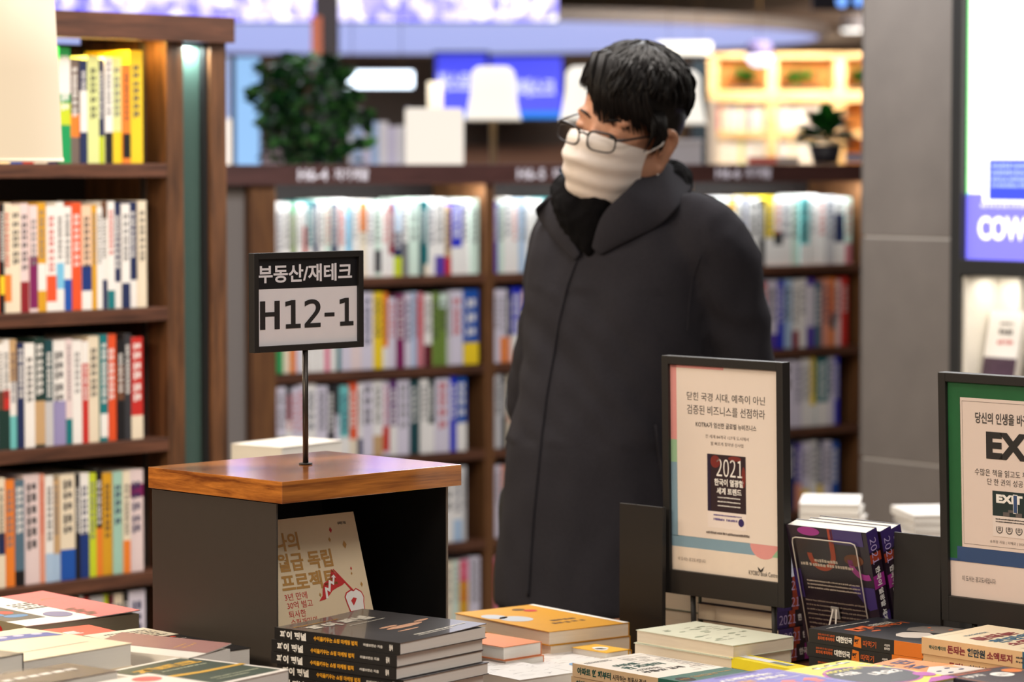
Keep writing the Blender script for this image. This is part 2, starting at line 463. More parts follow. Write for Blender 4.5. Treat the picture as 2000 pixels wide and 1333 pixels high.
boxes('led_spot', [(0.056, 0.002, hz0 + 0.006, 0.096, 0.016, hz0 + 0.019)], glow('cool led', (226, 255, 240), 1.0), lc)
c = LM @ Vector((-0.45, 0.02, hz0 + 0.004)); tg = LM @ Vector((-0.45, 0.06, 0.9))
area_light('bookcase_strip_light', c, tg, 0.85, 0.02, 7.0, (1.0, 0.68, 0.20)).rotation_euler = LM.to_euler()
c = LM @ Vector((0.075, 0.0, hz0 - 0.01))
area_light('bookcase_recess_light', c, c - UP + LY * 0.1, 0.04, 0.02, 0.7, (0.85, 1.0, 0.93))

rg = random.Random(11)
C_L = 'the tall bookcase'
G_L = 'books on the tall bookcase'
row1 = [(20, 44, 'white', [('blue', .0, .3)]), (44, 66, 'red', []), (66, 92, 'cream', []), (92, 116, 'navy', [('white', .1, .4)]), (116, 139, 'green', [('lime', .33, .52), ('white', .6, .9)], .236), (139, 157, 'taupe', [('orange', .25, .47)]), (157, 171, 'navy', [('white', .3, .7)], .212), (171, 194, 'pale lime', [], .22), (194, 206, 'navy', [('lime', 0, .26)], .214),
        (206, 221, 'white', [('black', 0, .29)], .219), (221, 240, 'pale lime', [('yellow', 0, .3)], .219), (240, 255, 'orange', [('black', .05, .3)], .205), (255, 281, 'yellow', [], .234)]
row2 = [(-40, -20, 'white', []), (-20, 0, 'tangerine', []), (0, 8.5, 'black', [('yellow', .17, .34)]), (8.5, 25, 'cream', [('orange', .1, .35)]), (25, 43, 'cream', []), (43, 59, 'pale pink', [('dark red', 0, .28)]), (59, 75, 'pale pink', [('magenta', .03, .52)]), (75, 91.5, 'mustard', [('white', .19, .44)]),
        (91.5, 111, 'white', [('tangerine', .09, .34)]), (111, 126.5, 'white', [('sky blue', .2, .44)]), (126.5, 142, 'white', [('blue', 0, .3)]), (142, 160, 'tangerine', []), (160, 179.5, 'peach', [('dark blue', .18, .42), ('white', 0, .18)]), (179.5, 189.5, 'mustard', []),
        (189.5, 200.5, 'white', [], .21), (200.5, 211.5, 'white', [('navy', 0, .27), ('brown', .84, 1.0)]), (211.5, 225.5, 'white', [('teal', 0, .17)]), (225.5, 238, 'navy', [('white', 0, .25)]), (238, 254.5, 'white', [('navy', .0, .24)]), (254.5, 270, 'navy', [('white', 0, .26)]), (270, 287, 'cream', [])]
row3 = [(-40, -20, 'white', []), (-20, -2, 'navy', []), (-2, 9, 'white', [('dark green', 0, .38), ('brown', .38, .55)]), (9, 21.5, 'white', [('dark green', 0, .36), ('red', .36, .54)]), (21.5, 35, 'white', [('aqua', 0, .3), ('tan', .61, 1.0)]), (35, 48, 'navy', []), (48, 68.5, 'white', [], .212), (68.5, 89, 'dark green', [('tan', .02, .42)]),
        (89, 105, 'dark teal', [('pale grey', 0, .42)]), (105, 131.5, 'white', [('lavender', 0, .42)]), (131.5, 144, 'pale pink', [('teal', 0, .24)]), (144, 163, 'white', []), (163, 175.5, 'red', [('white', .78, 1.0)], .21), (175.5, 197, 'cream', []), (197, 211.5, 'teal', [('white', .04, .26)]), (211.5, 230.5, 'tangerine', []),
        (230.5, 244, 'black', [('brown', .4, .75)], .208), (244, 257.5, 'charcoal', []), (257.5, 280.5, 'red', [('cream', 0, .23)])]
row4 = [(-40, -20, 'red', []), (-20, -4, 'white', []), (-4, 10, 'cream', [('navy', .3, .5)]), (10, 30, 'orange', []), (30, 49, 'slate blue', [('black', 0, .14)]), (49, 81, 'pale pink', []), (81, 89, 'salmon', []), (89, 105, 'white', [('pale blue', 0, .27)]), (105, 119, 'tan', [('pale blue', 0, .27)], .208), (119, 148, 'cream', [('blue', 0, .29)]),
        (148, 158, 'black', []), (158, 176, 'white', [('dark blue', 0, .42)]), (176, 191, 'lime', []), (191, 203, 'black', [('orange', 0, .45)]), (203, 222.5, 'mustard', []), (222.5, 241, 'mint', [], .214), (241, 255, 'cream', [('orange', 0, .32)], .214), (255, 283, 'pale pink', [('magenta', .73, .86)])]
row5 = [(122, 138, 'charcoal', []), (138, 155, 'lime', []), (155, 163, 'white', []), (163, 177, 'red', []), (177, 204, 'pale grey', []), (204, 214, 'lime', []), (214, 223, 'maroon', []), (223, 242, 'cream', []), (242, 251, 'black', []), (251, 284, 'lilac', [])]
row5 = [tuple(q) + (rg.uniform(.236, .246),) for q in row5]
for nm, row, z, py in (('top', row1, LSH[0], 250), ('second', row2, LSH[1], 500), ('third', row3, LSH[2], 760), ('fourth', row4, LSH[3], 1020), ('fifth', row5, LSH[4], 1200)):
    shelve(LM, row, z, nm, C_L, G_L, rg, px_row=py)

# --- long bookcase behind the man (bays with white letters on the header)
BX = Vector((0.8, 0.6, 0)); BY = Vector((-0.6, 0.8, 0))
B0 = at(540, 600, 8.7); B0.z = 0
BM = frame(B0, BX, BY)
PB = 0.9
def bz(px, y): return at_plane(px, y, B0, BY).z
BSH = [bz(942, 536), bz(942, 712), bz(942, 880), bz(942, 1056), bz(942, 1232)]
b_h0, b_h1 = bz(760, 360), bz(760, 322)
bays = [(0.0, 0.735), (0.77, 1.505), (1.54, 2.275)]
bc = node('long_bookcase', BM, 'long walnut bookcase with three bays behind the standing man', 'bookcase')
HOST[bc.name] = boxes('header', [(-0.34, -0.02, b_h0, 2.33, 0.0, b_h1), (-0.34, 0.0, b_h0 + 0.012, 2.33, 0.30, b_h1)], wood('header veneer', (74, 46, 44), (96, 62, 58), 0.5, 5.0, 'X'), bc)
boxes('back_panel', [(0, 0.27, 0, 2.28, 0.285, b_h0)], DARKWOOD, bc)
POSTW = wood('post veneer', (84, 52, 32), (122, 82, 48), 0.45, 5.0, 'Z')
for x0, x1 in ((-0.085, 0.0), (0.735, 0.77), (1.505, 1.54), (2.275, 2.32)):
    boxes('post', [(x0, 0.0, 0, x1, 0.285, b_h0)], POSTW, bc, bevel=0.0015)
boxes('recess_panel', [(-0.29, 0.03, 0, -0.085, 0.05, b_h0)], mat('grey fabric panel', (124, 116, 112), 0.9, var=0.12, scale=300), bc)
boxes('end_post', [(-0.34, 0.0, 0, -0.29, 0.285, b_h0)], POSTW, bc)
for (x0, x1) in bays:
    for z in BSH:
        boxes('shelf', [(x0, 0.0, z - 0.026, x1, 0.27, z)], WALNUT, bc, bevel=0.0012)
    boxes('led_strip', [(x0 + 0.02, 0.002, b_h0 + 0.004, x1 - 0.02, 0.014, b_h0 + 0.011)], glow('cold led', (235, 245, 255), 1.0), bc)
    c = BM @ Vector(((x0 + x1) / 2, 0.005, b_h0 + 0.002))
    l = area_light('bookcase_strip_light', c, c - UP, x1 - x0 - 0.04, 0.02, 5.0, (0.90, 0.98, 1.0))
    l.rotation_euler = (Matrix.Rotation(math.atan2(BX.y, BX.x), 3, 'Z') @ Matrix.Rotation(radians(18), 3, 'X')).to_euler()
boxes('plinth', [(0, 0.01, 0, 2.28, 0.27, 0.08)], WALNUT, bc)
LETTER = glow('white header letters', (226, 216, 240), 0.25, (230, 226, 232))
for body, px0, px1 in (('H6-4', 582, 640), ('자기계발', 653, 720), ('H6-5', 1010, 1065), ('자기계발', 1078, 1142), ('H6-6', 1398, 1446), ('자기계발', 1455, 1506)):
    pp = B0 - BY * 0.0205
    xa = (at_plane(px0, 340, pp, BY) - B0).dot(BX); xb = (at_plane(px1, 340, pp, BY) - B0).dot(BX)
    lettering(bc, body, (xa, -0.0212, b_h0 + (b_h1 - b_h0) * 0.2), (1, 0, 0), (0, 0, 1), xb - xa, (b_h1 - b_h0) * 0.62, LETTER, 0.03, 'header_lettering')

rg = random.Random(5)
G_B = 'books on the long bookcase'
def P5(x): return 420 + x / 2.898
def P6(x): return 420 + x / 2.469
def P4(x): return 1460 + x / 2.02
def conv(f, rows): return [(f(r[0]), f(r[1])) + tuple(r[2:]) for r in rows]
b1r1 = conv(P5, [(345, 390, 'white', []), (390, 435, 'white', [], .216), (435, 462, 'olive', [('green', .85, 1.)]), (462, 505, 'white', []), (505, 525, 'white', [('red', .3, .7)]), (525, 558, 'teal', [('white', .25, .4)]), (558, 588, 'navy', []), (588, 624, 'white', []), (624, 660, 'pale mint', []), (660, 695, 'navy', []),
   (695, 748, 'white', [], .226), (748, 775, 'sky blue', []), (775, 822, 'white', []), (822, 860, 'cream', [('orange', .6, 1.)]), (860, 905, 'white', []), (905, 945, 'pale mint', [('charcoal', .05, .35)]), (945, 985, 'white', []), (985, 1012, 'dark red', [('white', .0, .3)], .21), (1012, 1060, 'navy', [('lime', 0, .26), ('pale blue', .6, 1.)]),
   (1060, 1100, 'white', [('grey', 0, .45)]), (1100, 1160, 'pale mint', [], .226), (1160, 1185, 'dark teal', []), (1185, 1207, 'teal', [('cream', 0, .15)]), (1207, 1245, 'white', []), (1245, 1300, 'white', [('violet', 0, .25)], .226), (1300, 1340, 'tan', [('red', 0, .25)], .205), (1340, 1400, 'royal blue', [('white', 0, .38)]),
   (1400, 1445, 'white', []), (1445, 1492, 'pale mint', [])])
b1r2 = conv(P5, [(345, 385, 'green', [('cream', .5, 1.)]), (385, 425, 'cream', []), (425, 458, 'orange', [('white', .5, 1.)]), (458, 490, 'lilac', []), (490, 530, 'white', []), (530, 575, 'white', [('rose', .6, .9)]), (575, 620, 'white', []), (620, 650, 'pink', []), (650, 688, 'white', []), (688, 712, 'teal', []), (712, 770, 'lilac', []), (770, 832, 'pale pink', []),
   (832, 900, 'lilac', []), (900, 955, 'yellow', [], .222), (955, 985, 'orange', [('white', 0, .28)]), (985, 1028, 'lilac', [], .205), (1028, 1076, 'magenta', []), (1076, 1120, 'lilac', []), (1120, 1142, 'pale blue', []), (1142, 1186, 'rose', []), (1186, 1230, 'white', [('maroon', 0, .3)]), (1230, 1270, 'olive', []), (1270, 1312, 'olive', [('pale mint', .8, 1.)]),
   (1312, 1336, 'pale grey', []), (1336, 1406, 'lilac', []), (1406, 1492, 'blue', [('yellow', 0, .29)])])
b1r3 = conv(P6, [(298, 345, 'lilac', [('olive', 0, .34)]), (345, 372, 'white', [('charcoal', .55, 1.)]), (372, 402, 'lilac', []), (402, 440, 'lilac', []), (440, 490, 'white', []), (490, 545, 'lilac', []), (545, 576, 'black', []), (576, 602, 'lilac', [('charcoal', .6, 1.)]), (602, 650, 'aqua', [('white', 0, .3)]), (650, 690, 'tangerine', [('cream', 0, .25)]),
   (690, 713, 'white', [('navy', 0, .26)]), (713, 765, 'lilac', []), (765, 812, 'white', [('tan', 0, .28)]), (812, 845, 'lilac', [('red', .06, .4)]), (845, 880, 'purple', [('white', 0, .4)]), (880, 940, 'lilac', []), (940, 990, 'dark teal', []), (990, 1030, 'white', []), (1030, 1062, 'dark green', [('white', 0, .4)]), (1062, 1132, 'lilac', []), (1132, 1166, 'royal blue', [], .226), (1166, 1216, 'blue', [('white', 0, .38)])])
b1r4 = conv(P6, [(330, 390, 'lilac', []), (390, 470, 'navy', []), (470, 550, 'white', []), (550, 620, 'tangerine', []), (620, 710, 'cream', []), (710, 790, 'teal', []), (790, 880, 'lilac', []), (880, 925, 'white', []), (925, 970, 'navy', []), (970, 1030, 'lilac', []), (1030, 1085, 'rose', []), (1085, 1150, 'white', []), (1150, 1195, 'white', [('pale blue', 0, .3)]), (1195, 1216, 'pale grey', [])])
b1r5 = conv(P6, [(1030, 1085, 'lilac', []), (1085, 1150, 'cream', []), (1150, 1182, 'pale mint', []), (1182, 1225, 'pink', [('mustard', 0, .7)]), (1225, 1278, 'lilac', [])])
for nm, row, z, py in (('top', b1r1, BSH[0], 460), ('second', b1r2, BSH[1], 640), ('third', b1r3, BSH[2], 810), ('fourth', b1r4, BSH[3], 980), ('fifth', b1r5, BSH[4], 1140)):
    shelve(BM, row, z, nm, 'the H6-4 bay', G_B, rg, px_row=py)
b2r1 = conv(P5, [(1582, 1604, 'violet', []), (1604, 1640, 'pale mint', []), (1640, 1680, 'white', [], .226), (1680, 1722, 'white', []), (1722, 1755, 'pale blue', []), (1755, 1790, 'white', [])]) + [(1038, 1062, 'white', []), (1062, 1090, 'teal', []), (1090, 1120, 'lilac', []), (1120, 1160, 'white', []), (1160, 1200, 'navy', []), (1200, 1240, 'white', []), (1240, 1280, 'cream', []), (1280, 1318, 'pale blue', []), (1318, 1330, 'white', [])]
b2r2 = conv(P5, [(1582, 1618, 'lilac', []), (1618, 1655, 'lilac', [('orange', 0, .35)]), (1655, 1680, 'charcoal', [('salmon', 0, .35)]), (1680, 1742, 'royal blue', [('white', 0, .38)]), (1742, 1790, 'peach', [])]) + [(1038, 1075, 'lilac', []), (1075, 1120, 'white', []), (1120, 1165, 'navy', []), (1165, 1215, 'cream', []), (1215, 1260, 'rose', []), (1260, 1300, 'lilac', []), (1300, 1328, 'olive', [])]
b2r3 = conv(P5, [(1584, 1625, 'pale grey', []), (1625, 1655, 'charcoal', []), (1655, 1695, 'cream', []), (1695, 1745, 'green', [('white', 0, .5)]), (1745, 1790, 'cream', [])]) + [(1038, 1080, 'lilac', []), (1080, 1130, 'navy', []), (1130, 1180, 'white', []), (1180, 1230, 'tangerine', []), (1230, 1285, 'lilac', []), (1285, 1326, 'teal', [])]
b2r4 = [(967, 978, 'lilac', []), (978, 996, 'salmon', [('slate blue', .2, .5)]), (996, 1010, 'red', []), (1010, 1040, 'white', []), (1040, 1090, 'lilac', []), (1090, 1150, 'navy', []), (1150, 1210, 'cream', []), (1210, 1270, 'white', []), (1270, 1322, 'blue', [])]
b2r5 = [(962, 978, 'pink', []), (978, 990, 'rose', []), (990, 1005, 'white', []), (1005, 1040, 'pale pink', []), (1040, 1080, 'lilac', [])]
for nm, row, z, py in (('top', b2r1, BSH[0], 460), ('second', b2r2, BSH[1], 640), ('third', b2r3, BSH[2], 800), ('fourth', b2r4, BSH[3], 970), ('fifth', b2r5, BSH[4], 1130)):
    shelve(BM, row, z, nm, 'the H6-5 bay', G_B, rg, px_row=py)
b3r1 = [(1366, 1384, 'white', []), (1384, 1398, 'lilac', []), (1398, 1412, 'teal', []), (1412, 1424, 'white', []), (1424, 1438, 'yellow', [('white', 0, .6)]), (1438, 1452, 'white', []), (1452, 1462, 'dark blue', [])] + conv(P4, [(4, 46, 'white', []), (46, 70, 'charcoal', []), (70, 106, 'yellow', [('white', 0, .4)]), (106, 140, 'white', [('charcoal', .3, .5)]), (140, 175, 'white', []), (175, 207, 'pale mint', []), (207, 245, 'aqua', [('white', 0, .3)]), (245, 280, 'white', [], .226), (280, 312, 'white', []), (312, 346, 'pale grey', []), (346, 386, 'white', [('navy', .32, .75)]), (386, 412, 'pale mint', [('rose', 0, .3)])])
b3r2 = [(1384, 1410, 'lilac', []), (1410, 1440, 'navy', []), (1440, 1470, 'white', []), (1470, 1487, 'rose', [])] + conv(P4, [(55, 76, 'red', []), (76, 120, 'lilac', [('violet', 0, .22)]), (120, 146, 'royal blue', []), (146, 180, 'pale blue', []), (180, 206, 'white', [('dark red', 0, .26)]), (206, 236, 'white', []), (236, 266, 'violet', [('lilac', .3, .9)]), (266, 296, 'slate blue', []), (296, 326, 'salmon', []), (326, 346, 'orange', [('charcoal', .25, .5)]), (346, 371, 'pale pink', []), (371, 396, 'red', [])])
b3r3 = [(1470, 1490, 'lilac', []), (1490, 1515, 'teal', []), (1515, 1552, 'lilac', [])] + conv(P4, [(186, 216, 'lilac', []), (216, 250, 'white', []), (250, 272, 'yellow', [('white', 0, .3)]), (272, 320, 'teal', [('white', 0, .35)]), (320, 344, 'lilac', []), (344, 362, 'royal blue', [])])
b3r4 = [(1500, 1530, 'white', []), (1530, 1553, 'navy', [])] + conv(P4, [(190, 216, 'violet', [('salmon', 0, .4)]), (216, 246, 'lilac', [('yellow', 0, .3)]), (246, 276, 'white', []), (276, 300, 'navy', [('yellow', 0, .35)]), (300, 330, 'lilac', []), (330, 362, 'blue', [])])
for nm, row, z, py in (('top', b3r1, BSH[0], 450), ('second', b3r2, BSH[1], 610), ('third', b3r3, BSH[2], 770), ('fourth', b3r4, BSH[3], 920)):
    shelve(BM, row, z, nm, 'the H6-6 bay', G_B, rg, px_row=py)

# ------------------------------------------------------------------ display table
TZ = 0.80
tm = frame((0, 0, 0), DA, -DB)       # x = along a, y = along -b
def st(px, py, z):
    p = at_z(px, py, z); return p.dot(DA), p.dot(-DB)
TABLEWOOD = wood('table walnut', (84, 52, 34), (128, 84, 56), 0.4, 4.0, 'X')
for lab, S0, S1, T0, T1 in (('walnut display table under the open grey box and its book piles', 1.75, 3.045, 2.1, 3.80),
                            ('walnut display table under the two framed posters', 3.05, 3.68, 2.1, 3.40)):
    tb = node('display_table', tm, lab, 'table', 'display tables pushed together')
    boxes('table_top', [(S0, T0, TZ - 0.04, S1, T1, TZ)], TABLEWOOD, tb, bevel=0.002)
    boxes('apron', [(S0 + 0.03, T0 + 0.03, TZ - 0.12, S1 - 0.03, T1 - 0.03, TZ - 0.041)], mat('dark apron', (44, 40, 38), 0.5), tb)
    for x in (S0 + 0.04, S1 - 0.10):
        for y in (T0 + 0.04, T1 - 0.10):
            boxes('leg', [(x, y, 0, x + 0.06, y + 0.06, TZ - 0.12)], mat('dark leg', (44, 40, 38), 0.5), tb)
# ================================================================== things on the display tables
METAL = mat('dark bronze sheet metal', (64, 57, 51), 0.45, 0.0, var=0.05, scale=60, spec=0.4)
BLACKM = mat('matt black metal', (38, 35, 33), 0.5, 0.0, var=0.05, spec=0.35)
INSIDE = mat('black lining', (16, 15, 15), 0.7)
INK = mat('black ink', (34, 30, 30), 0.6)
INK_S = mat('soft black ink', (70, 64, 62), 0.6)
WHITEP = mat('white print', (238, 234, 228), 0.6)
RX, RUP = Vector((1, 0, 0)), Vector((0, 0, 1))

def lidwood():
    m = wood('teak lid', (122, 62, 22), (216, 134, 54), 0.22, 3.0, 'X', coat=0.8)
    for n in m.node_tree.nodes:
        if n.bl_idname == 'ShaderNodeMapping': n.inputs['Scale'].default_value = (4, 9, 95)
    m.node_tree.nodes['Principled BSDF'].inputs['Coat Roughness'].default_value = 0.07
    m.node_tree.nodes['Principled BSDF'].inputs['Coat IOR'].default_value = 2.0
    return m
# --- open display box with a wooden lid
ZT = 1.1287
F0 = at_z(551, 942, ZT)
wx = (at_z(909, 908.5, ZT) - F0).dot(DA); wy = (at_z(281, 913, ZT) - F0).dot(-DB)
BXM = frame((F0.x, F0.y, TZ + .001), DA, -DB)
H = ZT - TZ - .001
bx = node('display_box', BXM, 'open dark metal display box with a thick walnut lid', 'display box')
boxes('lid', [(0, 0, H - 0.0290, wx, wy, H)], lidwood(), bx, bevel=0.0008)
boxes('side_panel', [(0.003, 0.0155, 0, 0.006, wy - 0.004, H - 0.0305)], METAL, bx, bevel=0.0006)
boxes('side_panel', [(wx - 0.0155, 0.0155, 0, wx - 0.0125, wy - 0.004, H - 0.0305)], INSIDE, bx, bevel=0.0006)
boxes('panel_edge', [(wx - 0.0157, 0.0140, 0, wx - 0.0123, 0.0155, H - 0.0305)], mat('pale steel edge', (150, 142, 134), 0.4, 0.7), bx)  # thin strip along the front of the right panel, paler than the panel
boxes('back_panel', [(0.006, wy - 0.008, 0, wx - 0.0155, wy - 0.004, H - 0.0295)], INSIDE, bx)
boxes('inner_lining', [(0.0062, 0.02, 0.045, 0.0075, wy - 0.008, H - 0.0295)], INSIDE, bx)
boxes('inner_shelf', [(0.006, 0.0155, 0.036, wx - 0.0155, wy - 0.008, 0.043)], INSIDE, bx)

# --- book standing inside the box
th = radians(17)
bookX = DA; bookY = (UP * cos(th) - DB * sin(th)).normalized(); bookZ = bookX.cross(bookY)
CREAMC = mat('cream cover', (226, 206, 172), 0.5, var=0.03)
GOLD = mat('gold foil', (190, 142, 76), 0.45, 0.25)
REDI = mat('red ink', (196, 44, 44), 0.5)
L_, W_, T_ = 0.225, 0.172, 0.018
tr = at(690, 1012, 4.2)
o0 = tr - bookX * W_ - bookY * L_ - bookZ * T_
mb = Matrix(((bookX.x, bookY.x, bookZ.x, o0.x), (bookX.y, bookY.y, bookZ.y, o0.y), (bookX.z, bookY.z, bookZ.z, o0.z), (0, 0, 0, 1)))
mb.translation.z += (TZ + 0.0452) - o0.z
bk = book('standing_book', 'cream paperback with gold title and red flag inside the display box', mb, L_, W_, T_, CREAMC, pages=PAGES_C, spine=mat('dark patterned spine', (70, 52, 44), 0.6, var=0.4, scale=900))
X_, Y_ = Vector((1, 0, 0)), Vector((0, 1, 0))
zc = T_ + 0.0004
lettering(bk, '나의', (0.022, 0.181, zc), X_, Y_, 0.042, 0.025, GOLD, 0.03)
lettering(bk, '월급 독립', (0.0195, 0.153, zc), X_, Y_, 0.0975, 0.025, GOLD, 0.03)
lettering(bk, '프로젝트', (0.0195, 0.1255, zc), X_, Y_, 0.0985, 0.025, GOLD, 0.03)
for tx, x, y, w in (('3년 만에', .0105, .1145, .0395), ('30억 벌고', .012, .103, .045), ('퇴사한', .012, .0910, .030), ('슈퍼개미의', .013, .0795, .046)):
    lettering(bk, tx, (x + .010, y, zc), X_, Y_, w, 0.0098, REDI, 0.0, 'subtitle')
lettering(bk, '유목민 지음', (0.139, 0.209, zc), X_, Y_, 0.015, 0.0042, INK, 0.02, 'author_name')
gem = lambda x, y, s: [(x - s * .62, y), (x, y - s), (x + s * .62, y), (x, y + s)]
for g in ((.119, .190, .0036), (.144, .181, .0058), (.146, .1405, .0024), (.160, .124, .0036), (.083, .117, .0030)):
    shapes(bk, 'gold_gem', [gem(*g)], (0, 0, zc), X_, Y_, GOLD)
for g in ((.124, .203, .0042), (.006, .150, .0045), (.147, .1475, .0026), (.108, .085, .003)):
    shapes(bk, 'red_gem', [gem(*g)], (0, 0, zc), X_, Y_, REDI)
mv = lambda q, dx: [(x + dx, .150 - (.133 - y) * .80) for x, y in q]
flag = [(.106, .133), (.126, .107), (.120, .103), (.110, .100), (.101, .096), (.094, .089), (.086, .083), (.074, .081), (.082, .090), (.084, .100), (.088, .110), (.095, .114), (.101, .119), (.104, .126)]
shapes(bk, 'flag', [mv(flag, .005)], (0, 0, zc), X_, Y_, REDI); shapes(bk, 'flag_pole', [mv([(.1085, .132), (.1105, .1325), (.139, .092), (.136, .090)], .005)], (0, 0, zc), X_, Y_, REDI)
zig = [(.087, .084), (.091, .084), (.0915, .098), (.0965, .094), (.1005, .109), (.1055, .105), (.109, .118), (.1115, .117), (.1085, .123), (.103, .119), (.106, .1185), (.104, .111), (.098, .115), (.0945, .101), (.0885, .104)]
shapes(bk, 'arrow', [mv(zig, .005)], (0, 0, zc), X_, Y_, WHITEP, 0.0002)
fist = [(.123, .070), (.121, .083), (.125, .090), (.134, .094), (.139, .092), (.144, .0955), (.149, .092), (.153, .0885), (.155, .083), (.156, .078), (.154, .070), (.153, .055), (.126, .055)]
shapes(bk, 'fist_outline', [mv(fist, .004)], (0, 0, zc), X_, Y_, REDI)
shapes(bk, 'fist', [mv([(.139 + (x - .139) * .90, .076 + (y - .076) * .88) for x, y in fist], .004)], (0, 0, zc), X_, Y_, WHITEP, 0.0002)
shapes(bk, 'fist_crease', [mv([(.131, .075), (.136, .080), (.142, .078), (.138, .071), (.134, .066)], .004)], (0, 0, zc), X_, Y_, REDI, 0.0004)

# --- sign on a pole
pb = at_z(597, 908, ZT)
SGM = frame((pb.x, pb.y, ZT + .0006), DA, -DB)
sg = node('shelf_sign', SGM, 'black framed sign reading H12-1 on a thin pole', 'sign')
def sx(px, py): return (at_plane(px, py, pb, DB) - pb)
xl, xr = sx(491, 590).dot(DA), sx(705, 590).dot(DA)
zt_, zb_ = at_plane(597, 493, pb, DB).z - ZT, at_plane(597, 685, pb, DB).z - ZT
lathe('base_disc', [(0.0, 0.0), (0.0095, 0.0), (0.0095, 0.0016), (0.0, 0.0022)], BLACKM, sg, n=24)
tube('pole', [(0, 0, 0), (0, 0, zb_ + 0.004)], 0.0040, mat('gunmetal pole', (58, 52, 48), 0.35, 0.5), sg, n=14)
fw, d = 0.0085, 0.006
boxes('frame_bar', [(xl, -d, zb_, xl + fw, d, zt_)], BLACKM, sg, bevel=0.0008)
boxes('frame_bar', [(xr - fw, -d, zb_, xr, d, zt_)], BLACKM, sg, bevel=0.0008)
boxes('frame_bar', [(xl + fw, -d, zt_ - fw, xr - fw, d, zt_)], BLACKM, sg, bevel=0.0008)
boxes('frame_bar', [(xl + fw, -d, zb_, xr - fw, d, zb_ + fw)], BLACKM, sg, bevel=0.0008)
SIGNW = mat('sign paper', (242, 237, 240), 0.35, var=0.02)
HOST[sg.name] = boxes('sheet', [(xl + fw - .001, -0.001, zb_ + fw - .001, xr - fw + .001, 0.003, zt_ - fw + .001)], SIGNW, sg)
zm = zb_ + fw + (zt_ - zb_ - 2 * fw) * 0.655
shapes(sg, 'title_band', [rect(xl + fw, zm, xr - xl - 2 * fw, zt_ - fw - zm)], (0, -0.0012, 0), RX, RUP, mat('sign black', (26, 25, 28), 0.35))
iw = xr - xl - 2 * fw
lettering(sg, '부동산/재테크', (xl + fw + iw * 0.012, -0.0016, zm + (zt_ - fw - zm) * 0.20), RX, RUP, iw * 0.935, (zt_ - fw - zm) * 0.60, SIGNW, 0.025)
for ch, f0, f1, q0, q1 in (('H', .030, .222, 0, 1), ('1', .278, .428, 0, 1), ('2', .468, .628, 0, 1), ('-', .668, .768, .36, .50), ('1', .822, .962, 0, 1)):
    hh_ = (zm - zb_ - fw) * 0.50; lettering(sg, ch, (xl + fw + iw * f0, -0.0016, zb_ + fw + (zm - zb_ - fw) * 0.29 + hh_ * q0), RX, RUP, iw * (f1 - f0), hh_ * (q1 - q0), INK, 0.012, 'lettering', 'mono')

# --- framed posters
def poster(name, label, px_l, y_top, Y, w, h, tilt, z_leg, pcol):
    p = at(px_l, y_top, Y)
    z0 = p.z - h
    M = frame((p.x, p.y, z0), DB, DA) @ Matrix.Rotation(radians(tilt), 4, 'X')
    r = node(name, M, label, 'poster')
    t, bo, d = 0.0125, 0.036, 0.017
    boxes('frame_bar', [(0, 0, 0, t, d, h)], BLACKM, r, bevel=0.001)
    boxes('frame_bar', [(w - t, 0, 0, w, d, h)], BLACKM, r, bevel=0.001)
    boxes('frame_bar', [(t, 0, h - t, w - t, d, h)], BLACKM, r, bevel=0.001)
    boxes('frame_bar', [(t, 0, 0, w - t, d, bo)], BLACKM, r, bevel=0.001)
    HOST[r.name] = boxes('sheet', [(t - .001, 0.006, bo - .001, w - t + .001, 0.010, h - t + .001)], pcol, r)
    for x in (w * 0.21, w * 0.88):
        tube('leg', [(x, d * 0.6, 0.004), (x, d * 0.6 + (z0 - TZ) * math.tan(radians(tilt)), TZ + .001 - z0)], 0.0042, BLACKM, r, n=10)
    def fr(x, y): return (t + x * (w - 2 * t), 0.0057, bo + y * (h - t - bo))
    return r, (w - 2 * t), (h - t - bo), (t, 0.0056, bo)

POSTP = mat('poster paper', (232, 217, 205), 0.45, var=0.015)
r, pw, ph, po = poster('framed_poster', 'black framed poster about the 2021 trend book, on two legs', 1298, 694, 4.58, 0.235, 0.357, 1.2, 0, POSTP)
PINKP = mat('pink print', (222, 150, 146), 0.5); BLUEP = mat('dusty blue print', (128, 158, 176), 0.5); GREENP = mat('soft green print', (150, 188, 150), 0.5)
def pr(n, polys, m, e=0.0): return shapes(r, n, [[(x * pw, y * ph) for x, y in q] for q in polys], po, RX, RUP, m, e)
def pt(body, x, y, w, h, m, b=0.0, n='lettering'): return lettering(r, body, Vector(po) + Vector((x * pw, -0.0008, y * ph)), RX, RUP, w * pw, h * ph, m, b, n)
pr('colour_field', [rect(0, .165, .06, .36)], BLUEP); pr('colour_field', [rect(0, .525, .06, .11)], GREENP); pr('colour_field', [rect(0, .635, .06, .365), rect(0, .985, .5, .015)], PINKP)
pr('colour_field', [rect(0, .115, 1.0, .055)], BLUEP); pr('colour_field', [[(.86 + .13 * cos(a), .175 - .075 * sin(a)) for a in [pi * k / 12 for k in range(13)]]], PINKP, .0002); pr('colour_field', [[(1, .115), (1, .165), (.93, .115)]], GREENP, .0003)
pr('caption_strip', [rect(0, 0, 1, .115)], mat('poster foot paper', (230, 214, 198), 0.5))
pr('inner_card', [rect(.06, .17, .94, .815)], POSTP, .0004)
pt('닫힌 국경 시대, 예측이 아닌', .16, .83, .72, .042, INK_S); pt('검증된 비즈니스를 선점하라', .16, .765, .72, .045, INK_S)
pt('KOTRA가 엄선한 글로벌 뉴비즈니스', .24, .705, .56, .027, INK_S, .01)
pt('전 세계 84개국 127개 도시에서', .33, .655, .40, .018, mat('grey ink', (120, 108, 102), .6)); pt('발 빠르게 찾아낸 신사업', .38, .622, .30, .018, MATS['grey ink'])
